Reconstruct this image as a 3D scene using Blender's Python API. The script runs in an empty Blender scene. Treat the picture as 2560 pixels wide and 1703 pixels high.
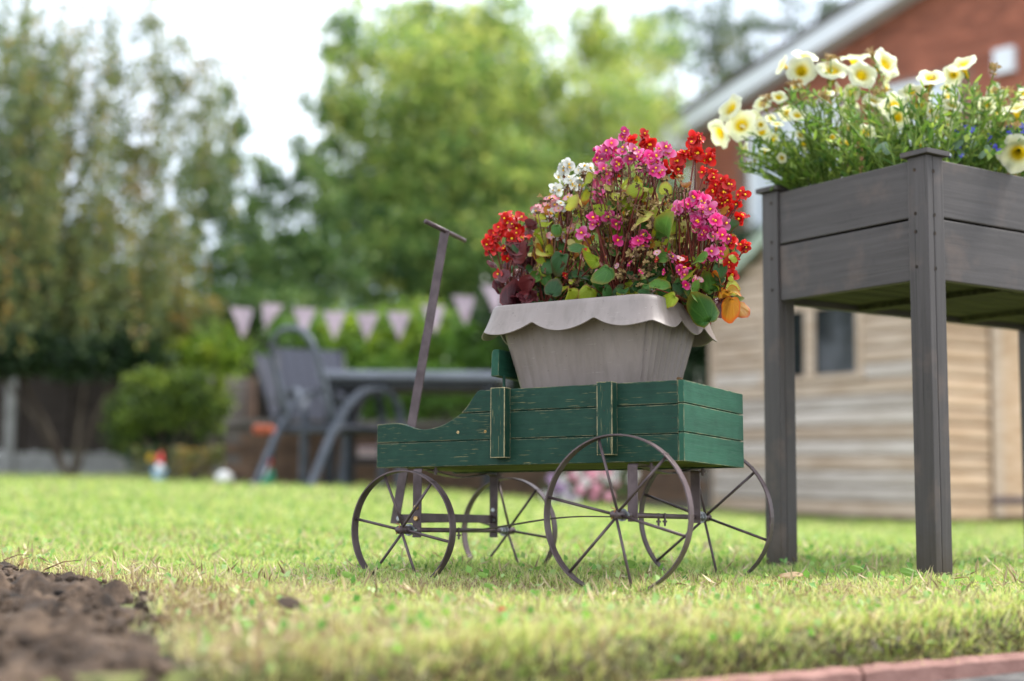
import bpy, math, random
import numpy as np
from mathutils import Vector, Matrix, Quaternion, Euler, noise

random.seed(7)
rng = np.random.default_rng(7)
R = math.radians
sc = bpy.context.scene

# ------------------------------------------------------------------ camera
F_PX, CX, CY = 3556.8, 1280.0, 851.5            # focal length and centre in pixels of the 2560 px photograph
CAM = Vector((0, 0, .25))
PITCH, ROLL = R(5.2), R(.7)
MW = Matrix(((math.cos(ROLL), -math.sin(ROLL), 0), (math.sin(ROLL), math.cos(ROLL), 0), (0, 0, 1))) @ \
     Matrix(((1, 0, 0), (0, 0, -1), (0, 1, 0))) @ \
     Matrix(((1, 0, 0), (0, math.cos(PITCH), math.sin(PITCH)), (0, -math.sin(PITCH), math.cos(PITCH))))
cd = bpy.data.cameras.new('camera')
cam = bpy.data.objects.new('camera', cd)
sc.collection.objects.link(cam)
sc.camera = cam
mm = Matrix.Identity(4)
for i in range(3):
    mm[i][0] = MW[0][i]; mm[i][1] = -MW[1][i]; mm[i][2] = -MW[2][i]; mm[i][3] = CAM[i]
cam.matrix_world = mm
cd.sensor_width = 36
cd.lens = F_PX / 2560 * 36
cd.clip_start = .05
cd.clip_end = 500
cd.dof.use_dof = True
cd.dof.focus_distance = 2.86
cd.dof.aperture_fstop = 1.55
cd.dof.aperture_blades = 0

# ------------------------------------------------------------------ world, sun, exposure
SUN_EL, SUN_AZ = R(52), R(22)       # azimuth: direction the light comes from, measured from +x towards +y
w = bpy.data.worlds.new('World')
sc.world = w
w.use_nodes = True
nt = w.node_tree
nt.nodes.clear()
wo = nt.nodes.new('ShaderNodeOutputWorld')
bg = nt.nodes.new('ShaderNodeBackground')
sky = nt.nodes.new('ShaderNodeTexSky')
sky.sky_type = 'NISHITA'
sky.sun_disc = False
sky.sun_elevation = SUN_EL
sky.sun_rotation = R(90) - SUN_AZ
tcw = nt.nodes.new('ShaderNodeTexCoord')
mpw = nt.nodes.new('ShaderNodeMapping')
mpw.inputs['Scale'].default_value = (1, 1, 2.2)
nzw = nt.nodes.new('ShaderNodeTexNoise')
nzw.inputs['Scale'].default_value = 3.2
nzw.inputs['Detail'].default_value = 5
crw = nt.nodes.new('ShaderNodeValToRGB')
crw.color_ramp.elements[0].position = .3
crw.color_ramp.elements[0].color = (5.8, 6.7, 8.0, 1)
crw.color_ramp.elements[1].position = .7
crw.color_ramp.elements[1].color = (9.0, 9.4, 10.0, 1)
mxw = nt.nodes.new('ShaderNodeMixRGB')
mxw.inputs['Fac'].default_value = .86
L = nt.links.new
L(tcw.outputs['Generated'], mpw.inputs['Vector'])
L(mpw.outputs[0], nzw.inputs['Vector'])
L(nzw.outputs['Fac'], crw.inputs['Fac'])
L(sky.outputs[0], mxw.inputs['Color1'])
L(crw.outputs[0], mxw.inputs['Color2'])
L(mxw.outputs[0], bg.inputs['Color'])
bg.inputs['Strength'].default_value = .066
L(bg.outputs[0], wo.inputs['Surface'])

sd = bpy.data.lights.new('sun', 'SUN')
sd.energy = 1.5
sd.angle = R(14)
sd.color = (1, .96, .9)
sun = bpy.data.objects.new('sun', sd)
sc.collection.objects.link(sun)
sdir = Vector((math.cos(SUN_AZ) * math.cos(SUN_EL), math.sin(SUN_AZ) * math.cos(SUN_EL), math.sin(SUN_EL)))
sun.rotation_euler = sdir.to_track_quat('Z', 'Y').to_euler()
sun.location = (0, 0, 20)

sc.view_settings.view_transform = 'Standard'
sc.view_settings.look = 'None'
sc.view_settings.gamma = 1
sc.view_settings.use_curve_mapping = False
sc.view_settings.exposure = 2.1
sc.render.engine = 'CYCLES'
sc.cycles.use_denoising = True
sc.cycles.max_bounces = 7
sc.cycles.diffuse_bounces = 4
sc.cycles.transmission_bounces = 4
sc.cycles.glossy_bounces = 3
sc.cycles.sample_clamp_indirect = 6

# ------------------------------------------------------------------ helpers
col = sc.collection


def ray(u, v):
    d = Vector(((u - CX) / F_PX, (v - CY) / F_PX, 1))
    return MW.transposed() @ d


def at(u, v, y):
    """the real point seen at photograph pixel (u, v), y metres in front of the camera"""
    d = ray(u, v)
    return CAM + d * (y / d.y)


def sstep(a, b, x):
    t = np.clip((x - a) / (b - a), 0, 1)
    return t * t * (3 - 2 * t)


EA, EB = Vector((.174, 1.93)), Vector((.838, 2.33))      # lawn edge beside the path (lower right)
EDIR = (EB - EA).normalized()
ENRM = Vector((-EDIR.y, EDIR.x))                         # points to the lawn
SOIL = [(-3.0, 3.95), (-1.75, 3.6), (-1.25, 3.38), (-1.02, 3.1), (-.86, 2.88), (-.70, 2.72), (-.60, 2.5), (-.52, 2.33), (-.47, 2.1), (-.40, 1.9), (-.34, 1.7), (-.26, 1.4), (-.2, .9), (-3.0, .9)]


def gz(x, y):
    x = np.asarray(x, float); y = np.asarray(y, float)
    t = sstep(3.2, 8.2, y)
    z = .020 * (1 - t) + t * np.clip(.052 - .07 * x, -.09, .122)
    z = z + .006 * np.sin(x * 5.1 + 1.3) * np.sin(y * 4.3) * np.exp(-((y - 2.2) / 3) ** 2)
    d = (x - EA.x) * ENRM.x + (y - EA.y) * ENRM.y
    z = z - .085 * (1 - sstep(-.01, .05, d)) * (y < 6)
    return z


def G(x, y):
    return float(gz(x, y))


class MB:
    def __init__(s):
        s.v = []; s.f = []; s.m = []; s.uv = {}

    def add(s, vs, fs, mi=0):
        o = len(s.v)
        s.v += [tuple(p) for p in vs]
        s.f += [tuple(i + o for i in f) for f in fs]
        s.m += [mi] * len(fs)
        return s

    def box(s, a, b, mi=0, M=None):
        vs = [Vector((x, y, z)) for x in (a[0], b[0]) for y in (a[1], b[1]) for z in (a[2], b[2])]
        if M is not None: vs = [M @ p for p in vs]
        return s.add(vs, [(0, 1, 3, 2), (4, 6, 7, 5), (0, 4, 5, 1), (2, 3, 7, 6), (0, 2, 6, 4), (1, 5, 7, 3)], mi)

    def tube(s, pts, r, n=8, mi=0, caps=True):
        pts = [Vector(p) for p in pts]
        rs = r if isinstance(r, (list, tuple)) else [r] * len(pts)
        vs = []
        up = None
        for i, p in enumerate(pts):
            t = (pts[min(i + 1, len(pts) - 1)] - pts[max(i - 1, 0)])
            if t.length < 1e-9: t = Vector((0, 0, 1))
            t.normalize()
            if up is None:
                up = t.orthogonal().normalized()
            up = (up - t * up.dot(t))
            up = up.normalized() if up.length > 1e-6 else t.orthogonal().normalized()
            b = t.cross(up)
            for k in range(n):
                a = 2 * math.pi * k / n
                vs.append(p + (up * math.cos(a) + b * math.sin(a)) * rs[i])
        fs = []
        for i in range(len(pts) - 1):
            for k in range(n):
                k2 = (k + 1) % n
                fs.append((i * n + k, i * n + k2, (i + 1) * n + k2, (i + 1) * n + k))
        if caps:
            fs.append(tuple(range(n - 1, -1, -1)))
            o = (len(pts) - 1) * n
            fs.append(tuple(o + k for k in range(n)))
        return s.add(vs, fs, mi)

    def prism(s, poly, axis, a, b, mi=0):
        """poly: 2D outline; axis: index of extrusion from a to b"""
        def mk(q, h):
            if axis == 1: return (q[0], h, q[1])
            if axis == 0: return (h, q[0], q[1])
            return (q[0], q[1], h)
        n = len(poly)
        vs = [mk(q, a) for q in poly] + [mk(q, b) for q in poly]
        fs = [tuple(range(n)), tuple(range(2 * n - 1, n - 1, -1))] + [((i + 1) % n, i, n + i, n + (i + 1) % n) for i in range(n)]
        return s.add(vs, fs, mi)

    def ball(s, c, r, nu=10, nv=7, mi=0, jit=0):
        c = Vector(c); r = r if isinstance(r, (tuple, list)) else (r, r, r)
        vs = [c + Vector((0, 0, r[2]))]
        for j in range(1, nv):
            ph = math.pi * j / nv
            for i in range(nu):
                th = 2 * math.pi * i / nu
                q = 1 + jit * (random.random() - .5)
                vs.append(c + Vector((r[0] * math.sin(ph) * math.cos(th), r[1] * math.sin(ph) * math.sin(th), r[2] * math.cos(ph))) * q + (Vector((0, 0, 0))))
        vs.append(c - Vector((0, 0, r[2])))
        fs = [(0, 1 + i, 1 + (i + 1) % nu) for i in range(nu)]
        for j in range(nv - 2):
            for i in range(nu):
                a = 1 + j * nu; b = a + nu
                fs.append((a + i, b + i, b + (i + 1) % nu, a + (i + 1) % nu))
        a = 1 + (nv - 2) * nu; z = len(vs) - 1
        fs += [(a + (i + 1) % nu, a + i, z) for i in range(nu)]
        return s.add(vs, fs, mi)

    def mesh(s, name, mats, smooth=False):
        me = bpy.data.meshes.new(name)
        me.from_pydata(s.v, [], s.f)
        for m in (mats if isinstance(mats, (list, tuple)) else [mats]):
            me.materials.append(m)
        if any(s.m): me.polygons.foreach_set('material_index', s.m)
        if smooth: me.polygons.foreach_set('use_smooth', [True] * len(s.f))
        me.validate(verbose=False)
        me.update()
        import bmesh
        if len(s.f) < 4000:
            bm = bmesh.new(); bm.from_mesh(me); bmesh.ops.recalc_face_normals(bm, faces=bm.faces); bm.to_mesh(me); bm.free()
        return me

    def build(s, name, mats, parent=None, loc=(0, 0, 0), smooth=False, bevel=0):
        return link(name, s.mesh(name, mats, smooth), parent, loc, bevel=bevel)


def link(name, me, parent=None, loc=(0, 0, 0), rot=None, scale=None, bevel=0):
    o = bpy.data.objects.new(name, me)
    col.objects.link(o)
    if parent is not None: o.parent = parent
    o.location = loc
    if rot is not None:
        o.rotation_mode = 'QUATERNION'
        o.rotation_quaternion = rot
    if scale is not None: o.scale = scale if isinstance(scale, (tuple, list)) else (scale,) * 3
    if bevel:
        b = o.modifiers.new('bevel', 'BEVEL'); b.width = bevel; b.segments = 2; b.limit_method = 'ANGLE'; b.angle_limit = R(40)
    return o


def tag(o, label=None, cat=None, group=None, kind=None):
    if label: o['label'] = label
    if cat: o['category'] = cat
    if group: o['group'] = group
    if kind: o['kind'] = kind
    return o


def empty(name, loc, label=None, cat=None, group=None, rz=0):
    o = bpy.data.objects.new(name, None)
    o.empty_display_size = .05
    col.objects.link(o)
    o.location = loc
    o.rotation_euler = (0, 0, rz)
    return tag(o, label, cat, group)


def copy_tree(o, parent=None):
    c = o.copy(); col.objects.link(c); c.parent = parent
    for ch in o.children: copy_tree(ch, c)
    return c


# ------------------------------------------------------------------ materials
class NT:
    def __init__(s, name):
        s.mat = bpy.data.materials.new(name)
        s.mat.use_nodes = True
        s.t = s.mat.node_tree
        s.t.nodes.clear()
        s.out = s.n('ShaderNodeOutputMaterial')

    def n(s, ty, **kw):
        nd = s.t.nodes.new(ty)
        for k, v in kw.items():
            if k in nd.inputs: nd.inputs[k].default_value = v
            else: setattr(nd, k, v)
        return nd

    def l(s, a, b): s.t.links.new(a, b)

    def mix(s, fac, a, b, mode='MIX'):
        m = s.n('ShaderNodeMixRGB', blend_type=mode)
        for i, x in ((0, fac), (1, a), (2, b)):
            if hasattr(x, 'links') or hasattr(x, 'is_output'): s.l(x, m.inputs[i])
            elif isinstance(x, (tuple, list)): m.inputs[i].default_value = tuple(x) + ((1,) if len(x) == 3 else ())
            else: m.inputs[i].default_value = x
        return m.outputs[0]

    def math(s, op, a, b=0.0, clamp=False):
        m = s.n('ShaderNodeMath', operation=op, use_clamp=clamp)
        for i, x in ((0, a), (1, b)):
            if hasattr(x, 'is_output'): s.l(x, m.inputs[i])
            else: m.inputs[i].default_value = x
        return m.outputs[0]

    def ramp(s, fac, stops, interp='LINEAR'):
        r = s.n('ShaderNodeValToRGB')
        r.color_ramp.interpolation = interp
        el = r.color_ramp.elements
        while len(el) < len(stops): el.new(.5)
        for e, (p, c) in zip(el, stops):
            e.position = p
            e.color = tuple(c) + ((1,) if len(c) == 3 else ()) if isinstance(c, (tuple, list)) else (c, c, c, 1)
        s.l(fac, r.inputs[0])
        return r.outputs[0]

    def coords(s, stretch=(1, 1, 1), kind='Object', rnd=True):
        tc = s.n('ShaderNodeTexCoord')
        mp = s.n('ShaderNodeMapping')
        mp.inputs['Scale'].default_value = stretch
        s.l(tc.outputs[kind], mp.inputs['Vector'])
        if rnd:
            oi = s.n('ShaderNodeObjectInfo')
            cmb = s.n('ShaderNodeVectorMath', operation='SCALE')
            cmb.inputs[0].default_value = (37.3, 19.1, 53.7)
            s.l(oi.outputs['Random'], cmb.inputs['Scale'])
            s.l(cmb.outputs[0], mp.inputs['Location'])
        return mp.outputs[0]

    def noise(s, vec, scale, detail=4, rough=.55, dist=0):
        nz = s.n('ShaderNodeTexNoise', Scale=scale, Detail=detail, Roughness=rough, Distortion=dist)
        s.l(vec, nz.inputs['Vector'])
        return nz.outputs['Fac']

    def principled(s, color, rough=.6, metal=0, bump=None, bstr=.3, bdist=.002, trans=0, tcolor=None, spec=.5, coat=0):
        b = s.n('ShaderNodeBsdfPrincipled')
        for key, x in (('Base Color', color), ('Roughness', rough), ('Metallic', metal)):
            if hasattr(x, 'is_output'): s.l(x, b.inputs[key])
            elif isinstance(x, (tuple, list)): b.inputs[key].default_value = tuple(x) + ((1,) if len(x) == 3 else ())
            else: b.inputs[key].default_value = x
        b.inputs['Specular IOR Level'].default_value = spec
        b.inputs['Coat Weight'].default_value = coat
        if bump is not None:
            bp = s.n('ShaderNodeBump', Strength=bstr, Distance=bdist)
            s.l(bump, bp.inputs['Height'])
            s.l(bp.outputs[0], b.inputs['Normal'])
        o = b.outputs[0]
        if trans:
            t = s.n('ShaderNodeBsdfTranslucent')
            x = tcolor if tcolor is not None else color
            if hasattr(x, 'is_output'): s.l(x, t.inputs[0])
            else: t.inputs[0].default_value = tuple(x) + (1,)
            mx = s.n('ShaderNodeMixShader', Fac=trans)
            s.l(o, mx.inputs[1]); s.l(t.outputs[0], mx.inputs[2])
            o = mx.outputs[0]
        s.l(o, s.out.inputs['Surface'])
        return s.mat


def simple(name, c1, c2, scale=8, stretch=(1, 1, 1), rough=.6, bscale=60, bstr=.3, bdist=.001, metal=0, lo=.35, hi=.68, spec=.3, coat=0, detail=5, trans=0):
    m = NT(name)
    v = m.coords(stretch)
    c = m.ramp(m.noise(v, scale, detail), [(lo, c1), (hi, c2)])
    oi = m.n('ShaderNodeObjectInfo')
    k = m.ramp(oi.outputs['Random'], [(0, .86), (1, 1.12)])
    c = m.mix(1, c, k, 'MULTIPLY')
    return m.principled(c, rough, metal, m.noise(v, bscale, 5), bstr, bdist, spec=spec, coat=coat, trans=trans)


def painted_wood(name, axis, base=(.004, .023, .014), base2=(.008, .040, .024), wear=(.42, .33, .15), amount=.635, edge_k=.42):
    """stained board: fine grain along one axis, rubbed streaks and bare wood where the edges are worn"""
    m = NT(name)
    st = [130, 130, 130]; st[axis] = 5
    v = m.coords(tuple(st))
    fine = m.noise(v, 1.0, 6, .65)
    st2 = [620, 620, 620]; st2[axis] = 20
    v2 = m.coords(tuple(st2))
    streak = m.noise(v2, 1.0, 3, .6)
    v3 = m.coords((1, 1, 1))
    patch = m.noise(v3, 26, 4, .6)
    c = m.ramp(fine, [(.25, base), (.75, base2)])
    c = m.mix(m.ramp(patch, [(.3, 0.0), (.8, .5)]), c, tuple(min(1, x * 1.45 + .008) for x in base2))
    f1 = m.ramp(m.math('ADD', streak, m.math('MULTIPLY', m.noise(v3, 9, 3), .22)), [(amount + .12, 0.0), (amount + .19, 1.0)])
    c = m.mix(m.math('MULTIPLY', f1, .55), c, wear)
    geo = m.n('ShaderNodeNewGeometry')
    bv = m.n('ShaderNodeBevel', samples=6, Radius=.004)
    dt = m.n('ShaderNodeVectorMath', operation='DOT_PRODUCT')
    m.l(bv.outputs[0], dt.inputs[0]); m.l(geo.outputs['Normal'], dt.inputs[1])
    e = m.math('SUBTRACT', 1.0, dt.outputs['Value'])
    e = m.math('MULTIPLY', e, m.math('MULTIPLY', m.ramp(m.noise(v3, 38, 5, .75), [(.36, 0.0), (.62, 1.0)]), edge_k))
    e = m.ramp(e, [(.028, 0.0), (.075, 1.0)])
    c = m.mix(e, c, (.60, .47, .26))
    return m.principled(c, m.ramp(streak, [(.3, .50), (.7, .7)]), 0, fine, .6, .0009, spec=.22)


GREEN_X = painted_wood('green_stain_along', 0)
GREEN_Y_LIT = painted_wood('green_stain_across_lit', 1, (.008, .042, .025), (.016, .080, .046), amount=.74)  # same stain made lighter: stronger light on the rear end put into the colour
GREEN_Z = painted_wood('green_stain_upright', 2, edge_k=1.7)
UNDER = simple('green_underside', (.05, .06, .01), (.16, .19, .03), 6, (1, 9, 9), .8)
IRON = simple('brown_iron', (.070, .048, .049), (.125, .090, .093), 30, rough=.42, bscale=200, bstr=.25, bdist=.0004, metal=.25)
ZINC = simple('zinc', (.25, .26, .27), (.42, .42, .41), 90, rough=.32, metal=.9, bscale=300)
BRASS = simple('brassy_screw', (.45, .27, .09), (.7, .5, .25), 90, rough=.35, metal=.8, bscale=300)


def pot_material():
    m = NT('taupe_plastic')
    v = m.coords()
    n1 = m.noise(v, 7, 5)
    c = m.ramp(n1, [(.3, (.190, .152, .134)), (.7, (.255, .206, .184))])
    sp = m.ramp(m.noise(v, 150, 2), [(.70, 0.0), (.76, 1.0)])
    c = m.mix(m.math('MULTIPLY', sp, .8), c, (.07, .05, .035))
    scr = m.ramp(m.noise(m.coords((14, 160, 220)), 1.2, 3), [(.66, 0.0), (.74, 1.0)])
    c = m.mix(m.math('MULTIPLY', scr, .28), c, (.5, .46, .43))
    st = m.ramp(m.noise(m.coords((60, 60, 3)), 1, 4), [(.45, 0.0), (.85, 1.0)])
    c = m.mix(m.math('MULTIPLY', st, .5), c, (.12, .095, .075))
    return m.principled(c, .42, 0, m.noise(v, 60, 3), .12, .001)


POT = pot_material()


def grey_wood(name, axis, k=1.0):
    m = NT(name)
    st = [75, 75, 75]; st[axis] = 3.2
    v = m.coords(tuple(st))
    g = m.noise(v, 1, 7, .65, .6)
    c = m.ramp(g, [(.2, (.046 * k, .039 * k, .036 * k)), (.8, (.090 * k, .077 * k, .073 * k))])
    p = m.ramp(m.noise(m.coords((1, 1, 1)), 7, 4, .6), [(.55, 0.0), (.72, 1.0)])
    c = m.mix(m.math('MULTIPLY', p, .5), c, (.15 * k, .105 * k, .082 * k))
    q = m.ramp(m.noise(m.coords((2, 2, 2)), 19, 4, .6), [(.62, 0.0), (.74, 1.0)])
    c = m.mix(m.math('MULTIPLY', q, .25), c, (.035, .03, .03))
    # soil splashed up the feet
    tc = m.n('ShaderNodeTexCoord'); sp = m.n('ShaderNodeSeparateXYZ'); m.l(tc.outputs['Object'], sp.inputs[0])
    lowz = m.math('ADD', sp.outputs[2], m.math('MULTIPLY', m.noise(m.coords((1, 1, 1)), 30, 5, .7), .22))
    c = m.mix(m.math('MULTIPLY', m.ramp(lowz, [(.14, 1.0), (.24, 0.0)]), .6), c, (.055, .038, .022))
    k1 = m.ramp(m.noise(m.coords(tuple(300 if q > 50 else 3 for q in st)), 1, 2), [(.67, 0.0), (.70, 1.0)])
    c = m.mix(m.math('MULTIPLY', k1, .55), c, (.018, .014, .012))
    return m.principled(c, .6, 0, g, .6, .0014, spec=.3)


GREY = [grey_wood('grey_stain_x', 0), grey_wood('grey_stain_y', 1), grey_wood('grey_stain_z', 2)]
HOLE = simple('screw_hole', (.01, .008, .006), (.06, .035, .02), 90, rough=.8)


def leaf_mat(name, stops, edge=None, vein=True, trans=.3, rough=.42, var=.35, spec=.3):
    """u of the UV map runs from centre to rim, v round the leaf"""
    m = NT(name)
    uv = m.n('ShaderNodeUVMap')
    sx = m.n('ShaderNodeSeparateXYZ')
    m.l(uv.outputs[0], sx.inputs[0])
    u, vv = sx.outputs[0], sx.outputs[1]
    oi = m.n('ShaderNodeObjectInfo')
    v = m.coords((1, 1, 1))
    n1 = m.noise(v, 55, 4)
    fac = m.math('ADD', m.math('MULTIPLY', n1, .6), m.math('MULTIPLY', oi.outputs['Random'], .6))
    c = m.ramp(fac, [(.15 + .8 * i / max(1, len(stops) - 1), s) for i, s in enumerate(stops)])
    bump = n1
    if vein:
        w_ = m.n('ShaderNodeMath', operation='SINE')
        m.l(m.math('MULTIPLY', vv, 2 * math.pi * 8), w_.inputs[0])
        ve = m.ramp(w_.outputs[0], [(.80, 0.0), (1.0, 1.0)])
        c = m.mix(m.math('MULTIPLY', ve, .14), c, tuple(min(1, x * 1.5 + .01) for x in stops[-1]))
        bump = m.math('ADD', m.math('MULTIPLY', ve, -.6), n1)
    if edge:
        ef = m.ramp(m.math('ADD', u, m.math('MULTIPLY', m.math('SUBTRACT', m.noise(v, 80, 3), .5), .5)), [(.86, 0.0), (1.0, 1.0)])
        c = m.mix(m.math('MULTIPLY', ef, .8), c, edge)
    return m.principled(c, rough, 0, bump, .4, .0015, trans=trans, spec=spec)


LEAF = {
    'green': leaf_mat('begonia_leaf_green', [(.02, .075, .012), (.055, .15, .022), (.10, .21, .03)], (.20, .14, .02)),
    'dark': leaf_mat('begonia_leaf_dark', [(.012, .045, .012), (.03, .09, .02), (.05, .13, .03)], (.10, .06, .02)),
    'lime': leaf_mat('begonia_leaf_lime', [(.16, .26, .012), (.30, .38, .02), (.46, .46, .04)], (.30, .12, .03), trans=.4),
    'yellow': leaf_mat('begonia_leaf_yellow', [(.38, .38, .05), (.55, .52, .12), (.62, .56, .2)], (.45, .16, .06), trans=.35),
    'bronze': leaf_mat('begonia_leaf_bronze', [(.035, .008, .012), (.075, .014, .018), (.13, .02, .02)], (.16, .03, .03), rough=.25, trans=.15),
    'orange': leaf_mat('begonia_leaf_orange', [(.22, .07, .012), (.42, .16, .015), (.45, .30, .03)], (.5, .05, .01), trans=.4),
    'grey': leaf_mat('petunia_leaf_greygreen', [(.12, .20, .11), (.2, .28, .16)], None),
}


def petal_mat(name, base, centre, edge=None, trans=.3):
    m = NT(name)
    uv = m.n('ShaderNodeUVMap')
    sx = m.n('ShaderNodeSeparateXYZ')
    m.l(uv.outputs[0], sx.inputs[0])
    oi = m.n('ShaderNodeObjectInfo')
    st = [(0, centre), (.28 if 'petunia' in name else 0.001, centre), (.55, base)] + ([(1, edge)] if edge else [])
    c = m.ramp(sx.outputs[0], st)
    k = m.ramp(oi.outputs['Random'], [(0, .5), (.5, .95), (1, 1.2)])
    c = m.mix(1, c, k, 'MULTIPLY')
    return m.principled(c, .45, 0, m.noise(m.coords(), 300, 3), .2, .0005, trans=trans, spec=.4)


PETAL = {
    'red': petal_mat('petal_red', (.60, .007, .007), (.42, .004, .006), (.70, .03, .018)),
    'pink': petal_mat('petal_pink', (.80, .12, .36), (.72, .03, .16), (.84, .30, .50)),
    'magenta': petal_mat('petal_magenta', (.72, .014, .20), (.58, .006, .09), (.78, .09, .32)),
    'white': petal_mat('petal_white', (.86, .86, .80), (.74, .78, .52), (.88, .88, .85)),
    'pale': petal_mat('petal_pale', (.86, .46, .50), (.84, .62, .60), (.80, .14, .18)),
    'petunia': petal_mat('petal_petunia', (.84, .83, .44), (.78, .56, .01), (.88, .88, .66), trans=.35),
}
STAMEN = simple('yellow_stamen', (.80, .42, .01), (.9, .6, .02), 200, rough=.7)
STEM_RED = simple('begonia_stem', (.09, .018, .012), (.24, .05, .03), 30, (1, 1, .3), rough=.4, trans=.1)
STEM_GREEN = simple('petunia_stem', (.10, .17, .025), (.2, .28, .05), 40, rough=.5, trans=.2)
DRIED = simple('dried_brown', (.035, .02, .010), (.22, .12, .055), 40, rough=.8)
DRIED_TAN = simple('dried_tan', (.28, .17, .06), (.5, .36, .16), 40, rough=.8, trans=.2)
SOIL_M = simple('potting_soil', (.012, .009, .007), (.05, .034, .024), 60, rough=.95, bscale=120, bstr=1, bdist=.004)


def tint_mat(name, stops, rough=.5, trans=.35, attr='tint', tmul=1.35, spec=.35):
    m = NT(name)
    a = m.n('ShaderNodeAttribute', attribute_name=attr)
    c = m.ramp(a.outputs['Fac'], stops)
    t = m.mix(1, c, (tmul, tmul, tmul * .8), 'MULTIPLY')
    return m.principled(c, rough, trans=trans, tcolor=t, spec=spec)


# ------------------------------------------------------------------ mesh from numpy
def np_mesh(name, V, F, mat, tint=None, smooth=False):
    """V (n,3); F (m,k) all faces the same size k"""
    me = bpy.data.meshes.new(name)
    n, m, k = len(V), len(F), F.shape[1]
    me.vertices.add(n); me.vertices.foreach_set('co', V.astype(np.float32).ravel())
    me.loops.add(m * k); me.loops.foreach_set('vertex_index', F.astype(np.int32).ravel())
    me.polygons.add(m)
    me.polygons.foreach_set('loop_start', np.arange(0, m * k, k, dtype=np.int32))
    me.polygons.foreach_set('loop_total', np.full(m, k, dtype=np.int32))
    if smooth: me.polygons.foreach_set('use_smooth', np.ones(m, bool))
    me.update(calc_edges=True)
    me.materials.append(mat)
    if tint is not None:
        a = me.attributes.new('tint', 'FLOAT', 'POINT')
        a.data.foreach_set('value', tint.astype(np.float32))
    return me


def leaves_mesh(name, P, size, mat, tint, droop=0, aspect=.62, rg=None, nrm=None):
    """one folded rhombic leaf (two triangles) at every point of P"""
    rg = rg or rng
    n = len(P)
    d = rg.normal(size=(n, 3)); d[:, 2] -= droop
    d /= np.linalg.norm(d, axis=1)[:, None]
    u = rg.normal(size=(n, 3))
    s = np.cross(d, u); s /= np.linalg.norm(s, axis=1)[:, None] + 1e-9
    nn = np.cross(d, s)
    sz = size * (.6 + .8 * rg.random(n))[:, None]
    V = np.empty((n, 4, 3))
    V[:, 0] = P
    V[:, 1] = P + d * sz * .45 + s * sz * aspect * .5 + nn * sz * .1
    V[:, 2] = P + d * sz
    V[:, 3] = P + d * sz * .45 - s * sz * aspect * .5 + nn * sz * .1
    b = np.arange(n)[:, None] * 4
    F = np.vstack([b + np.array([0, 1, 2]), b + np.array([0, 2, 3])])
    return np_mesh(name, V.reshape(-1, 3), F, mat, np.repeat(tint, 4))


# ================================================================== GROUND
def lawn_ground():
    ys = np.concatenate([np.linspace(-4, 1.2, 20), np.linspace(1.25, 4.5, 110), np.linspace(4.6, 20, 70), np.linspace(22, 300, 16)])
    xs = np.concatenate([np.linspace(-160, -8, 14), np.linspace(-7.5, -1.7, 30), np.linspace(-1.65, 1.65, 110), np.linspace(1.75, 8, 30), np.linspace(9, 160, 14)])
    X, Y = np.meshgrid(xs, ys)
    Z = gz(X, Y)
    V = np.stack([X, Y, Z], -1).reshape(-1, 3)
    nx, ny = len(xs), len(ys)
    i = (np.arange(ny - 1)[:, None] * nx + np.arange(nx - 1)[None]).ravel()
    F = np.stack([i, i + 1, i + nx + 1, i + nx], -1)
    m = NT('lawn_soil')
    v = m.coords(kind='Object', rnd=False)
    c = m.ramp(m.noise(v, 4, 6), [(.3, (.05, .045, .020)), (.5, (.13, .15, .035)), (.72, (.24, .20, .10))])
    c = m.mix(m.ramp(m.noise(v, 55, 4), [(.4, 0.0), (.7, .6)]), c, (.035, .025, .014))
    mat = m.principled(c, .95, 0, m.noise(v, 90, 4), .8, .006)
    o = link('lawn_ground', np_mesh('lawn_ground', V, F, mat, smooth=True))
    tag(o, kind='structure')


lawn_ground()


def in_poly(x, y, poly):
    inside = np.zeros(x.shape, bool)
    n = len(poly)
    for i in range(n):
        x1, y1 = poly[i]; x2, y2 = poly[(i + 1) % n]
        c = ((y1 > y) != (y2 > y)) & (x < (x2 - x1) * (y - y1) / (y2 - y1 + 1e-12) + x1)
        inside ^= c
    return inside


def dist_line(x, y, pts):
    d = np.full(x.shape, 1e9)
    for (x1, y1), (x2, y2) in zip(pts[:-1], pts[1:]):
        dx, dy = x2 - x1, y2 - y1
        t = np.clip(((x - x1) * dx + (y - y1) * dy) / (dx * dx + dy * dy), 0, 1)
        d = np.minimum(d, np.hypot(x - x1 - t * dx, y - y1 - t * dy))
    return d


SOIL_EDGE = SOIL[:13]


def wav(x, y, s, k=0):
    """cheap smooth noise, 0..1"""
    a = np.sin(x * 1.7 * s + k) * np.cos(y * 1.3 * s + 2.1 * k + 1) + np.sin((x + y) * 2.3 * s + 3 * k) * .6 + np.sin((x * .6 - y * 1.9) * 1.9 * s + 5 * k + np.sin(x * s * 3)) * .6
    return np.clip(a / 4.4 + .5, 0, 1)


def in_soil(x, y):
    return in_poly(x + .055 * wav(x, y, 17, 3), y + .05 * wav(x, y, 21, 8) - .01, SOIL)


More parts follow.
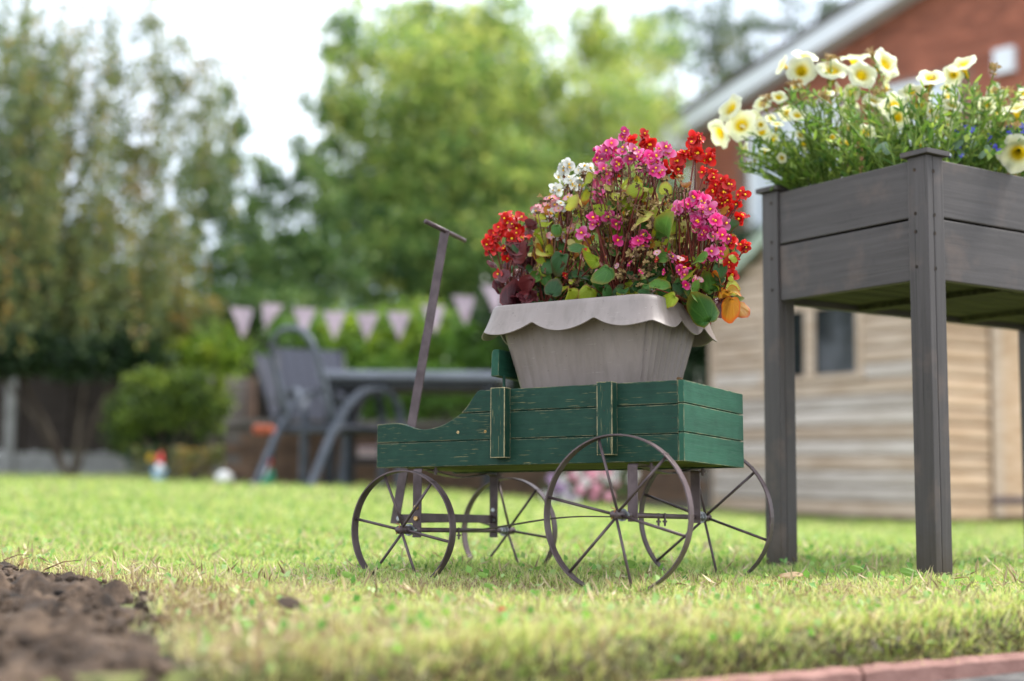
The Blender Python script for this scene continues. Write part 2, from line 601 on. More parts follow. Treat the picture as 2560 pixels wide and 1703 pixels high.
# freshly dug soil bed (lower left)
def soil_bed():
    st = .014
    xs = np.arange(-2.6, -.1, st); ys = np.arange(1.1, 4.1, st)
    X, Y = np.meshgrid(xs, ys)
    ins = in_soil(X, Y)
    d = dist_line(X, Y, SOIL_EDGE)
    Z = np.zeros_like(X)
    for j in range(X.shape[0]):
        for i in range(X.shape[1]):
            if ins[j, i] or d[j, i] < .05:
                q = Vector((X[j, i], Y[j, i], 0))
                Z[j, i] = .034 * noise.fractal(q * 9, .8, 2.2, 2) + .030 * noise.noise(q * 22) + .018 * noise.noise(q * 45)
    e = np.where(ins, sstep(0, .16, d), 0)
    Zg = gz(X, Y)
    Z = Zg + np.where(ins, -.018 * sstep(0, .05, d) + e * .028 + Z * (.35 + .65 * e), -.02 - d * .5)
    keep = ins | (d < .05)
    V = np.stack([X, Y, Z + .004], -1).reshape(-1, 3)
    nx = len(xs)
    jj, ii = np.meshgrid(np.arange(len(ys) - 1), np.arange(nx - 1), indexing='ij')
    ok = keep[:-1, :-1] & keep[1:, :-1] & keep[:-1, 1:] & keep[1:, 1:]
    i = (jj * nx + ii)[ok]
    F = np.stack([i, i + 1, i + nx + 1, i + nx], -1)
    m = NT('dug_soil')
    v = m.coords(rnd=False)
    c = m.ramp(m.noise(v, 16, 6, .65), [(.34, (.020, .012, .007)), (.5, (.090, .056, .034)), (.66, (.22, .148, .098))])
    mat = m.principled(c, .95, 0, m.noise(v, 110, 6, .75), 1, .012)
    o = link('soil_bed', np_mesh('soil_bed', V, F, mat, smooth=True))
    tag(o, kind='structure')
    # crumbs and clods
    mb = MB()
    k = 0
    while k < 2400:
        x, y = random.uniform(-1.6, -.25), random.uniform(1.4, 3.3)
        if not bool(in_soil(np.array([x]), np.array([y]))[0]): continue
        dd = float(dist_line(np.array(x), np.array(y), SOIL_EDGE))
        r = .0022 + .009 * random.random() ** 3
        mb.ball((x, y, G(x, y) - .002 + .024 * min(1, dd / .15) * random.uniform(.2, 1.5)), (r * random.uniform(.8, 1.5), r, r * .8), 5, 4, 0, .6)
        k += 1
    tag(mb.build('soil_crumbs', mat), 'loose brown crumbs and clods lying on the dug soil bed', 'soil', kind='stuff')


soil_bed()

# ------------------------------------------------------------------ path and edging
SOILCOL = simple('path_tarmac', (.055, .052, .052), (.15, .14, .13), 22, rough=.9, bscale=160, bstr=.9, bdist=.004)


def P2(t, d, z): return (EA.x + EDIR.x * t + ENRM.x * d, EA.y + EDIR.y * t + ENRM.y * d, z)


mb = MB()
nseg = 60
grid = []
for i in range(nseg + 1):
    for j in range(26):
        t = -3 + 7 * i / nseg
        d = -.022 - 1.6 * (j / 25) ** 1.6
        grid.append(P2(t, d, -.058 + .006 * noise.noise(Vector((t * 3, d * 9, 0)))))
mb.add(grid, [(i * 26 + j, i * 26 + j + 1, (i + 1) * 26 + j + 1, (i + 1) * 26 + j) for i in range(nseg) for j in range(25)])
tag(mb.build('path', SOILCOL, smooth=True), kind='structure')

EDGE_M = simple('pink_concrete', (.21, .105, .085), (.31, .17, .14), 24, rough=.85, bscale=150, bstr=.8, bdist=.002)
edging = empty('edging_strip', P2(0, -.02, -.06), 'weathered pink concrete edging between the lawn and the tarmac path', 'edging')
t = -1.35
k = 0
while t < 2.4:
    ln = .58
    mb = MB()
    n = 24
    vs = []
    for i in range(n + 1):
        tt = t + (ln - .006) * i / n
        wob = .003 * noise.noise(Vector((tt * 14, k, 0)))
        zt = -.030 + .003 * noise.noise(Vector((tt * 22, 3, k)))
        for d, z in ((-.024 + wob, -.09), (-.024 + wob, zt - .008), (-.015 + wob, zt), (-.006, zt), (.001, zt - .006), (.001, -.09)):
            vs.append(Vector(P2(tt, d, z)) - edging.location)
    fs = []
    for i in range(n):
        for j in range(5):
            a = i * 6 + j
            fs.append((a, a + 1, a + 7, a + 6))
    fs.append((0, 1, 2, 3, 4, 5)); fs.append(tuple(n * 6 + j for j in (5, 4, 3, 2, 1, 0)))
    mb.add(vs, fs)
    mb.build('edging_block', EDGE_M, edging, smooth=False)
    t += ln
    k += 1

# ------------------------------------------------------------------ lawn grass
GRASS = tint_mat('grass_blades', [(0, (.26, .17, .10)), (.13, (.62, .53, .32)), (.30, (.58, .60, .24)), (.5, (.40, .50, .12)), (.75, (.22, .36, .07)), (1, (.06, .15, .035))], trans=.45, tmul=1.35, rough=.42, spec=.5)


def grass(n, y0, y1, hmin, hmax, wdt, edge=False, seed=1):
    rg = np.random.default_rng(seed)
    y = y0 + (y1 - y0) * rg.random(n) ** (.92)
    half = y * .40 + .25
    x = (rg.random(n) * 2 - 1) * half
    d = (x - EA.x) * ENRM.x + (y - EA.y) * ENRM.y
    ins = in_soil(x, y)
    ds = dist_line(x, y, SOIL_EDGE)
    keep = (d > .004) & (~ins | ((ds < .09) & (rg.random(n) < .10)))
    # thin patches close to the bed
    keep &= (ds > .10) | (rg.random(n) < .45)
    clump = wav(x, y, 9, 1) * .6 + wav(x, y, 23, 4) * .4
    keep &= rg.random(n) < .35 + clump * 1.1
    x, y, d, ds, clump = x[keep], y[keep], d[keep], ds[keep], clump[keep]
    n = len(x)
    z = gz(x, y)
    h = (hmin + (hmax - hmin) * rg.random(n) ** 1.5) * (.35 + 1.35 * clump)
    edgef = np.exp(-np.maximum(d, 0) / .05)
    h *= 1 + .1 * edgef
    az = rg.random(n) * 2 * np.pi
    lean = np.abs(rg.normal(0, .95, n)) + .12
    dx, dy = np.cos(az) * lean, np.sin(az) * lean
    # blades by the path edge hang over it
    dx -= ENRM.x * edgef * .9; dy -= ENRM.y * edgef * .9
    dz = 1 / np.sqrt(1 + dx * dx + dy * dy)
    wa = rg.random(n) * np.pi
    wx, wy = np.cos(wa) * wdt * .5, np.sin(wa) * wdt * .5
    V = np.empty((n, 5, 3))
    base = np.stack([x, y, z - .003], -1)
    mid = base + np.stack([dx * h * .35, dy * h * .35, h * .62], -1)
    tip = base + np.stack([dx * h * .95, dy * h * .95, h * (.98 - .25 * np.minimum(lean, 1.4))], -1)
    wv = np.stack([wx, wy, np.zeros(n)], -1)
    V[:, 0] = base - wv; V[:, 1] = base + wv; V[:, 2] = mid + wv * .8; V[:, 3] = mid - wv * .8; V[:, 4] = tip
    b = np.arange(n)[:, None] * 5
    F = np.vstack([b + np.array([0, 1, 2]), b + np.array([0, 2, 3]), b + np.array([3, 2, 4])])
    straw = wav(x, y, 5, 9) * .5 + wav(x, y, 14, 2) * .5
    dry = sstep(3.4, 2.2, y) * .26 + np.exp(-ds / .22) * .35 + np.exp(-((x - .25) / .9) ** 2 - ((y - 2.75) / .22) ** 2) * .16
    tv = .58 + .24 * rg.normal(size=n) - (straw - .45) * .5 - dry
    tv += (rg.random(n) < .05) * -.3 + (rg.random(n) < .12) * .2
    return V.reshape(-1, 3), F, np.repeat(np.clip(tv, 0, 1), 5)


parts = [grass(270000, 1.35, 3.8, .010, .036, .0023, seed=1), grass(120000, 3.5, 6.5, .012, .036, .0040, seed=2),
         grass(60000, 6.2, 13, .02, .045, .007, seed=3), grass(26000, 12, 22, .03, .06, .012, seed=4)]
off = 0; Vs = []; Fs = []; Ts = []
for V, F, T in parts:
    Vs.append(V); Fs.append(F + off); Ts.append(T); off += len(V)
tag(link('lawn_grass', np_mesh('lawn_grass', np.vstack(Vs), np.vstack(Fs), GRASS, np.concatenate(Ts))),
    'short bright green lawn grass with straw coloured patches', 'grass', kind='stuff')


# flat dead straw lying in the turf and small broad clover leaves
rg = np.random.default_rng(51)
n = 13000
y_ = 1.5 + 3.0 * rg.random(n); x_ = (rg.random(n) * 2 - 1) * (y_ * .4 + .2)
k_ = ((x_ - EA.x) * ENRM.x + (y_ - EA.y) * ENRM.y > .0) & ~in_soil(x_, y_) & (rg.random(n) < .12 + wav(x_, y_, 6, 9) ** 2 * 1.3 + np.exp(-dist_line(x_, y_, SOIL_EDGE) / .1))
x_, y_ = x_[k_], y_[k_]
P_ = np.stack([x_, y_, gz(x_, y_) + .004 + .016 * rg.random(len(x_))], -1)
STRAW = tint_mat('dead_straw', [(0, (.22, .14, .08)), (.3, (.46, .35, .20)), (1, (.70, .58, .38))], trans=.2)
tag(link('dead_straw', leaves_mesh('dead_straw', P_ * np.array([1, 1, 1]), .034, STRAW, rg.random(len(x_)), .0, aspect=.045, rg=rg)), 'dead straw coloured grass stems lying in the turf', 'straw', kind='stuff')
n = 7000
y_ = 1.6 + 4.5 * rg.random(n) ** 1.3; x_ = (rg.random(n) * 2 - 1) * (y_ * .4 + .2)
k_ = ((x_ - EA.x) * ENRM.x + (y_ - EA.y) * ENRM.y > .01) & ~in_soil(x_, y_) & (rg.random(n) < wav(x_, y_, 11, 6) ** 3 * 3)
x_, y_ = x_[k_], y_[k_]
P_ = np.stack([x_, y_, gz(x_, y_) + .012 + .014 * rg.random(len(x_))], -1)
CLOV = tint_mat('clover_leaf', [(0, (.10, .26, .05)), (.5, (.24, .42, .08)), (1, (.40, .52, .22))], trans=.35)
tag(link('clover_leaves', leaves_mesh('clover_leaves', P_, .015, CLOV, rg.random(len(x_)), -.4, aspect=.8, rg=rg)), 'small broad clover leaves scattered through the lawn', 'clover', kind='stuff')


# ================================================================== BACKGROUND STRUCTURES
# ------------------------------------------------------------------ brick house
BRICK = NT('red_brick')
_oi = BRICK.n('ShaderNodeObjectInfo')
_v = BRICK.coords((1, 1, 1))
_c = BRICK.ramp(BRICK.noise(_v, 9, 4), [(.3, (.27, .082, .045)), (.7, (.38, .125, .07))])
_c = BRICK.mix(1, _c, BRICK.ramp(_oi.outputs['Random'], [(0, .72), (1, 1.18)]), 'MULTIPLY')
BRICK = BRICK.principled(_c, .85, 0, BRICK.noise(_v, 60, 4), .5, .003)
MORTAR = simple('mortar', (.20, .13, .10), (.28, .2, .16), 12, rough=.95)
WHITE = simple('white_upvc', (.74, .75, .77), (.80, .81, .82), 3, rough=.35, bstr=.02)
ROOFT = simple('roof_tile', (.06, .05, .045), (.12, .10, .09), 10, rough=.85)
DARKG = NT('window_glass').principled((.012, .014, .018), .06, 0, spec=.8)
NETC = simple('net_curtain', (.62, .66, .72), (.74, .77, .82), 3, rough=.5, bstr=.05)

HO = Vector((2.21, 19.0, 0))
HD = Vector((.64, -.768, 0)); HD.normalize()
HN = Vector((HD.y, -HD.x, 0))           # outward, towards the camera
if HN.y > 0: HN = -HN
house = empty('brick_house', (HO.x, HO.y, 0), 'red brick house gable with white bargeboard above the flower planter', 'house')
HM = Matrix(((HD.x, HN.x, 0), (HD.y, HN.y, 0), (0, 0, 1)))   # local (s, outward, z)
house.rotation_euler = (0, 0, math.atan2(HD.y, HD.x))
# the empty's own frame: x = along the wall, y = left of it; outward is -y or +y
SGN = 1 if (Matrix.Rotation(math.atan2(HD.y, HD.x), 3, 'Z') @ Vector((0, 1, 0))).dot(HN) > 0 else -1


def hb(mb, s0, s1, o0, o1, z0, z1, mi=0):
    mb.box((s0, SGN * o0, z0), (s1, SGN * o1, z1), mi)


EZ, SL = 4.82, .29            # eave height and slope of the verge
APEX = 5.0


def roofz(s): return EZ + SL * (s if s < APEX else 2 * APEX - s) + 0.0


mb = MB()
mb.prism([(.25, -.3), (9.75, -.3), (9.75, EZ), (APEX, roofz(APEX)), (.25, EZ + .05)], 1, -SGN * .30, -SGN * .012)
wall = mb.build('wall', MORTAR, house)
WIN = [(1.30, 2.72, 3.26, 4.78), (3.42, 4.32, 3.55, 4.77), (6.2, 7.6, 3.3, 4.7)]
me_br = MB().box((0, -.0, 0), (.215, SGN * .010 * 1, .065)).mesh('brick', BRICK)
rest = MB()
cand = []
row = 0
z = -.1
while z < roofz(APEX):
    s = .25 - (.1125 if row % 2 else 0)
    while s < 9.6:
        zc = z + .0325
        a, b = max(s, .26), min(s + .215, 9.74)
        if b - a > .05 and z + .07 < roofz((a + b) / 2) - .06 and not any(w0 - .22 < (a + b) / 2 < w1 + .11 and z0 - .05 < zc < z1 + .05 for w0, w1, z0, z1 in WIN):
            cand.append((s, z, a, b))
        s += .225
    z += .075
    row += 1
# the 300 that show largest: nearest end of the gable, above the flowers
vis = [c for c in cand if c[1] > 4.72 and 1.6 < c[0] < 5.4 and c[2] == c[0] and c[3] > c[0] + .214]
vis.sort(key=lambda c: -c[0] + abs(c[1] - 5.2))
vis = set(vis[:300])
for c in cand:
    if c in vis:
        link('brick', me_br, wall, (c[0], -SGN * .0115 + SGN * random.uniform(0, .002), c[1]))
    else:
        hb(rest, c[2], c[3], -.0115, -.001 + random.uniform(-.001, .001), c[1], c[1] + .065)
tag(rest.build('brick_courses', BRICK, wall), kind='stuff')
for w0, w1, z0, z1 in WIN:
    mb = MB()
    hb(mb, w0, w1, .001, .05, z1 - .07, z1); hb(mb, w0, w1, .001, .05, z0, z0 + .07)
    hb(mb, w0, w0 + .07, .002, .049, z0 + .07, z1 - .07); hb(mb, w1 - .07, w1, .002, .049, z0 + .07, z1 - .07)
    hb(mb, (w0 + w1) / 2 - .035, (w0 + w1) / 2 + .035, .003, .047, z0 + .07, z1 - .07)
    wf = mb.build('window', WHITE, house)
    for a, b in ((w0 + .07, (w0 + w1) / 2 - .035), ((w0 + w1) / 2 + .035, w1 - .07)):
        mb = MB(); hb(mb, a, b, .004, .02, z0 + .07, z1 - .07)
        mb.build('pane', NETC, wf)
    mb = MB(); hb(mb, w0 - .04, w1 + .04, .0, .09, z0 - .05, z0 - .001); mb.build('sill', WHITE, wf)
# bargeboards (two runs), soffit box, roof slabs
for s0, s1, nm in ((-.02, APEX, 'bargeboard'), (APEX, 10.2, 'bargeboard')):
    mb = MB()
    z0, z1 = roofz(s0), roofz(s1)
    o = SGN
    poly = [(s0, z0 - .20), (s1, z1 - .20), (s1, z1 + .04), (s0, z0 + .04)]
    mb.prism(poly, 1, o * .26, o * .30)
    mb.prism([(s0, z0 - .19), (s1, z1 - .19), (s1, z1 - .16), (s0, z0 - .16)], 1, o * .002, o * .258)
    mb.build(nm, WHITE, house)
mb = MB(); hb(mb, -.32, .24, -.4, .299, EZ - .30, EZ - .02); mb.build('eave_box', WHITE, house)
for a, b in ((-.35, APEX), (APEX, 10.3)):
    mb = MB()
    za, zb = roofz(max(a, 0)) + SL * min(a, 0) + .05, roofz(b) + .05
    mb.prism([(a, za), (b, zb), (b, zb + .07), (a, za + .07)], 1, SGN * .33, -SGN * 8)
    mb.build('roof', ROOFT, house)
mb = MB(); hb(mb, 4.82, 5.06, .0, .09, 4.62, 4.90)
mb.build('alarm_box', WHITE, house, bevel=.01)
mb = MB(); mb.box((.28, -SGN * .31, -.3), (9.7, -SGN * 7.8, EZ)); mb.build('side_wall', MORTAR, house)

# ------------------------------------------------------------------ garden shed
SHEDW = [simple('shed_board_%s' % n, a, b, 3, (1, 1, 8), .8, 40, .5, .002) for n, a, b in
         (('weathered', (.40, .29, .20), (.56, .44, .34)), ('silvered', (.42, .35, .29), (.56, .49, .43)), ('golden', (.46, .30, .18), (.60, .43, .29)))]
SHEDD = simple('shed_dark_trim', (.14, .085, .05), (.22, .14, .08), 6, rough=.8)
FELT = simple('green_roof_felt', (.27, .33, .25), (.42, .47, .38), 8, rough=.9, bscale=200, bstr=.6)
SO = Vector((2.92, 9.9, -.087))
SD = Vector((-.522, .853, 0)); SD.normalize()
shed = empty('garden_shed', SO, 'pale timber garden shed with dark window standing behind the grey planter', 'shed')
shed.rotation_euler = (0, 0, math.atan2(SD.y, SD.x))   # local x = along the gable face (away, left); local +y or -y = door side
ds = Vector((.853, .522, 0))
SY = 1 if (Matrix.Rotation(math.atan2(SD.y, SD.x), 3, 'Z') @ Vector((0, 1, 0))).dot(ds) > 0 else -1
GW, DL, EV, AP = 2.38, 3.0, 1.78, 2.44   # gable width, depth, eave, apex
bh = .112


def top_at(s): return EV + (AP - EV) * (1 - abs(s - GW / 2) / (GW / 2))


# dark core
mb = MB()
mb.prism([(.03, .02), (GW - .03, .02), (GW - .03, EV - .02), (GW / 2, AP - .03), (.03, EV - .02)], 1, SY * .02, SY * DL)
mb.build('frame', SHEDD, shed)
k = 0
z = .03
while z < AP - .06:
    z1 = min(z + bh - .008, AP)
    zm = (z + z1) / 2
    e = max(0, (zm - EV)) / (AP - EV) * GW / 2
    a, b = .03 + e, GW - .03 - e
    segs = [(a, b)]
    if 1.08 < zm < 1.62: segs = [(a, .64), (1.74, b)]
    for q0, q1 in segs:
        if q1 - q0 > .08:
            mb = MB()
            mb.prism([(SY * .020, z), (SY * .001, z), (-SY * .004, z + .012), (-SY * .001, z1 - .03), (SY * .010, z1), (SY * .020, z1)], 0, q0, q1)
            mb.build('board', SHEDW[(0, 1, 1, 0, 1)[k % 5]] if zm < 1.2 else SHEDW[0], shed)
    z += bh
    k += 1
z = .03; k = 0
while z < EV - .05:
    z1 = z + bh - .008
    for q0, q1 in ((.06, .60), (1.52, DL)):
        mb = MB()
        mb.prism([(.020, z), (.001, z), (-.004, z + .012), (-.001, z1 - .03), (.010, z1), (.020, z1)], 1, SY * q0, SY * q1)
        mb.build('board', SHEDW[2], shed)
    z += bh; k += 1
mb = MB(); mb.box((-.012, -SY * .012, .0), (.035, SY * .058, EV)); mb.build('corner_trim', SHEDW[0], shed)
mb = MB(); mb.box((GW - .035, -SY * .012, .0), (GW + .012, SY * .02, EV)); mb.build('corner_trim', SHEDW[0], shed)
mb = MB(); mb.box((-.01, SY * .60, 0), (.012, SY * .625, EV)); mb.box((-.01, SY * 1.50, 0), (.012, SY * 1.52, EV)); mb.build('door_frame', SHEDD, shed)
door = MB().box((.006, SY * .63, .05), (.016, SY * 1.495, EV - .06)).build('door', SHEDD, shed)
for i in range(8):
    a = .632 + i * .108
    MB().box((-.012, SY * a, .05), (.005, SY * (a + .104), EV - .06)).build('plank', SHEDW[2] if i else SHEDW[0], door)
MB().box((-.02, SY * .60, .14), (-.0125, SY * .98, .19)).build('hinge', IRON, door)
win = MB()
for a, b, c, d in ((.64, .70, 1.06, 1.64), (1.68, 1.74, 1.06, 1.64), (1.14, 1.245, 1.08, 1.62)):
    win.box((a, -SY * .012, c), (b, SY * .019, d))
win.box((.62, -SY * .02, 1.035), (1.76, SY * .0185, 1.085)); win.box((.641, -SY * .011, 1.60), (1.739, SY * .0185, 1.638))
win = win.build('window', SHEDW[0], shed)
MB().box((.70, SY * .004, 1.085), (1.14, SY * .010, 1.60)).build('pane', DARKG, win)
MB().box((1.245, SY * .004, 1.085), (1.68, SY * .010, 1.60)).build('pane', DARKG, win)
for s0, s1 in ((-.14, GW / 2), (GW / 2, GW + .14)):
    mb = MB()
    za = EV - .66 / 1.19 * .14 + .0 if s0 < 0 else AP
    zb = AP if s0 < 0 else EV - .66 / 1.19 * .14
    mb.prism([(s0, za + .02), (s1, zb + .02), (s1, zb + .07), (s0, za + .07)], 1, -SY * .12, SY * (DL + .1))
    mb.build('roof', FELT, shed)
    mb = MB()
    mb.prism([(s0, za - .05), (s1, zb - .05), (s1, zb + .018), (s0, za + .018)], 1, -SY * .115, -SY * .095)
    mb.build('bargeboard', FELT, shed)

# ------------------------------------------------------------------ fence at the left
FENCE = simple('dark_fence_board', (.032, .024, .020), (.065, .050, .044), 5, (1, 1, 9), .85, 50, .6, .002)
FENCE2 = simple('grey_fence_board', (.13, .105, .09), (.22, .18, .16), 5, (1, 1, 9), .85)
CONC = simple('grey_concrete', (.20, .195, .185), (.34, .33, .32), 9, rough=.95, bscale=40, bstr=1, bdist=.01)


def fence(x0, x1, y, npan, h, mat, label, z0, gb=.27, posts=True):
    root = empty('fence', (x0, y, z0), label, 'fence')
    pw_ = (x1 - x0) / npan
    for i in range(npan):
        a = i * pw_ + .06; b = (i + 1) * pw_ - .06
        mb = MB()
        nx_, nz_ = 26, 5
        vs = []
        for jz in range(nz_ + 1):
            for ix in range(nx_ + 1):
                px_, pz_ = a + (b - a) * ix / nx_, gb * jz / nz_
                vs.append((px_, -.02 - .025 * abs(noise.noise(Vector((px_ * 9, pz_ * 22, i)))), pz_))
        mb.add(vs, [(jz * (nx_ + 1) + ix, jz * (nx_ + 1) + ix + 1, (jz + 1) * (nx_ + 1) + ix + 1, (jz + 1) * (nx_ + 1) + ix) for jz in range(nz_) for ix in range(nx_)])
        mb.box((a, -.018, 0), (b, .03, gb - .002))
        mb.build('gravel_board', CONC, root)
        z = gb + .01
        while z < h - .03:
            M_ = Matrix.Translation((0, random.uniform(-.003, .003), 0)) @ Matrix.Rotation(R(7), 4, 'X')
            mb = MB().box((a, -.006, 0), (b, .006, .115))
            mb.v = [tuple(Matrix.Rotation(R(8), 3, 'X') @ Vector(q)) for q in mb.v]
            mb.build('slat', mat, root, (0, 0, z))
            z += .098
        for q in (a + .02, (a + b) / 2 - .4, (a + b) / 2 + .4, b - .06):
            MB().box((q, -.045, gb + .005), (q + .045, -.022, h - .02)).build('batten', mat, root)
        MB().box((a, -.05, h - .02), (b, .03, h + .012)).build('cap_rail', mat, root)
    if posts:
        for i in range(npan + 1):
            q = i * pw_
            MB().box((q - .055, -.06, -.1), (q + .055, .06, h + .05)).build('post', CONC, root, bevel=.01)
    return root


pl = at(22, 1196, 15.0)
fence(pl.x - 2 * 1.95, pl.x + 3 * 1.95, 15.0, 5, 1.55, FENCE, 'dark brown overlap fence on rough concrete gravel boards at the lawn end', .10)

# ------------------------------------------------------------------ foliage masses and trees
BARK = simple('bark', (.05, .035, .025), (.14, .11, .085), 9, (1, 1, .3), .95, 30, 1, .01)
BARKW = simple('birch_bark', (.18, .16, .14), (.50, .47, .43), 7, (1, 1, 3), .9)
T_BIRCH = tint_mat('birch_leaf', [(0, (.30, .18, .05)), (.2, (.20, .21, .07)), (.55, (.095, .135, .055)), (1, (.04, .065, .035))], trans=.45, tmul=1.5)
T_MAPLE = tint_mat('broad_leaf', [(0, (.48, .48, .14)), (.3, (.30, .40, .10)), (.6, (.15, .25, .07)), (1, (.04, .09, .035))], trans=.45, tmul=1.6)
T_CONIF = tint_mat('conifer_leaf', [(0, (.34, .42, .13)), (.4, (.15, .25, .07)), (1, (.04, .09, .033))], trans=.3, tmul=1.5)
T_DARK = tint_mat('dark_leaf', [(0, (.05, .085, .02)), (.5, (.025, .052, .016)), (1, (.012, .03, .012))], trans=.2, rough=.35)
T_LIME = tint_mat('lime_leaf', [(0, (.32, .36, .03)), (.5, (.20, .30, .03)), (1, (.09, .18, .03))], trans=.4, tmul=1.5)


def blobs(spec, dens, rg, fine=75):
    """spec rows: pixel x, pixel y, pixel radius x, radius y, distance, weight, tint shift"""
    P = []; T = []
    for (u, v, ru, rv, dist, wt, ts) in spec:
        n = int(dens * wt * ru * rv * math.pi / 1000)
        c = at(u, v, dist)
        rx, rz = ru / F_PX * dist, rv / F_PX * dist
        ry = min(rx, rz) * .9
        d = rg.normal(size=(n, 3)); d /= np.linalg.norm(d, axis=1)[:, None]
        r = rg.random(n)[:, None] ** (1 / 2.4)
        q = d * r
        # sub-clumps: pull points towards many centres so that gaps open up; a part stays loose
        k = max(6, int(n / fine))
        cc = rg.normal(size=(k, 3)); cc /= np.linalg.norm(cc, axis=1)[:, None]; cc *= rg.random((k, 1)) ** .42 * 1.16
        idx = rg.integers(0, k, n)
        loose = rg.random((n, 1)) < .22
        q = np.where(loose, q * 1.12, cc[idx] + (q - cc[idx]) * (.10 + .34 * rg.random((n, 1))))
        P.append(q * np.array([rx, ry, rz]) + np.array(c))
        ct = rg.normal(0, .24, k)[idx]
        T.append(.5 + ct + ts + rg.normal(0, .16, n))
    return np.vstack(P), np.clip(np.concatenate(T), 0, 1)


def tree(name, label, cat, spec, leaf, mat, dens, trunk, seed, bark=BARK, droop=.3, limbs=7, group=None, strands=None, zmin=0):
    rg = np.random.default_rng(seed)
    base, r0, height = trunk
    base = Vector(base)
    root = empty(name, base, label, cat, group)
    P, T = blobs(spec, dens, rg)
    if strands:
        SP = []; ST = []
        for (u, v, ru, rv, dist, n, ln) in strands:
            for i in range(n):
                uu, vv = u + rg.normal() * ru * .5, v + rg.uniform(-1, 1) * rv
                dd = dist + rg.uniform(-1.2, 1.2)
                p0 = np.array(at(uu, vv, dd))
                l_ = ln * rg.uniform(.4, 1.2)
                m_ = int(l_ / .028)
                tt = rg.random(m_)
                sway = rg.normal(0, .10, 2)
                q = p0 + np.stack([sway[0] * tt * tt, sway[1] * tt, -l_ * tt], -1) + rg.normal(0, .028, (m_, 3))
                SP.append(q); ST.append(np.clip(rg.normal(.45, .17) + rg.normal(0, .13, m_), 0, 1))
        P = np.vstack([P] + SP); T = np.concatenate([T] + ST)
    if zmin:
        k_ = P[:, 2] > zmin + .5 * wav(P[:, 0], P[:, 1], 3, 2)
        P, T = P[k_], T[k_]
    me = leaves_mesh('crown', P - np.array(base), leaf, mat, T, droop, rg=rg)
    link('crown', me, root)
    mb = MB()
    top = Vector((random.uniform(-.3, .3), random.uniform(-.2, .2), height))
    n = 9
    pts = [Vector((0, 0, -.15)).lerp(top, i / n) + Vector((noise.noise(Vector((i * .7, seed, 0))), noise.noise(Vector((i * .7, 0, seed))), 0)) * r0 * (1.2 if i else 0) for i in range(n + 1)]
    mb.tube(pts, [r0 * (1 - .82 * i / n) for i in range(n + 1)], 9)
    trunk_o = mb.build('trunk', bark, root, smooth=True)
    cs = [at(s[0], s[1], s[4]) - base for s in spec]
    for i in range(limbs):
        c = cs[i % len(cs)] + Vector((random.uniform(-.5, .5), random.uniform(-.5, .5), random.uniform(-.3, .3)))
        k = min(n - 1, max(2, int(n * .35 + i % 5)))
        st = pts[k]
        mid = st.lerp(c, .5) + Vector((0, 0, .25))
        lm = MB().tube([st, mid, c], [r0 * .35, r0 * .2, r0 * .07], 6)
        lm.build('limb', bark, trunk_o, smooth=True)
    return root


def ground_pt(u, dist):
    p = at(u, 1180, dist)
    return (p.x, p.y, G(p.x, p.y))


# weeping birch, left
tree('weeping_birch', 'tall weeping birch with hanging strands filling the upper left', 'tree',
     [(20, 420, 170, 260, 13.0, .85, .15), (60, 640, 210, 200, 13.2, 1.2, .1), (90, 180, 200, 200, 13.5, .40, .1), (270, 640, 200, 180, 13.4, .8, -.2), (140, 760, 260, 120, 13.2, 1.2, .05),
      (330, 110, 140, 150, 14, .20, 0), (450, 200, 120, 150, 14, .20, 0), (520, 330, 80, 120, 14.4, .2, .05), (390, 760, 160, 110, 13.8, 1.0, -.2), (320, 470, 120, 140, 14, .45, -.15), (200, 330, 160, 130, 13.8, .3, 0)],
     .055, T_BIRCH, 46, (ground_pt(60, 15.6), .10, 6.0), 11, BARK, 1.6, 8, zmin=.95,
     strands=[(50, 210, 180, 300, 13, 110, 1.6), (260, 60, 220, 160, 13.6, 75, 1.5), (440, 230, 120, 150, 14, 44, 1.3), (180, 440, 240, 230, 13.2, 130, 1.6), (540, 200, 90, 140, 14.3, 50, 1.0), (400, 540, 110, 120, 13.8, 70, 1.2)])
# smaller tree whose sprays stand against the sky between birch and big tree
tree('open_conifer', 'dark green conifer with a pointed open crown left of the bunting', 'tree',
     [(560, 670, 170, 110, 15.5, 1.2, .05), (690, 640, 150, 120, 15.8, 1.2, .05), (530, 520, 90, 90, 15.5, 1.1, .1), (480, 430, 70, 90, 15.5, 1.0, .1), (560, 420, 70, 90, 15.6, 1.2, .1), (590, 320, 45, 70, 15.6, 1.0, .1), (760, 450, 80, 70, 16, 1.1, .1), (660, 470, 70, 80, 16, 1.2, .1), (560, 240, 26, 60, 15.6, .7, .1), (740, 370, 35, 50, 16, .8, .1),
      (700, 540, 100, 80, 16, .8, .1), (820, 540, 110, 100, 16, .9, .05), (620, 790, 230, 100, 15.2, 1.6, .15), (790, 670, 160, 100, 15.6, 1.5, .1), (450, 580, 90, 60, 15.6, .7, 0), (600, 560, 90, 70, 15.6, .8, 0)],
     .060, T_CONIF, 40, (ground_pt(640, 17.0), .12, 3.6), 12, BARK, .2, 9)
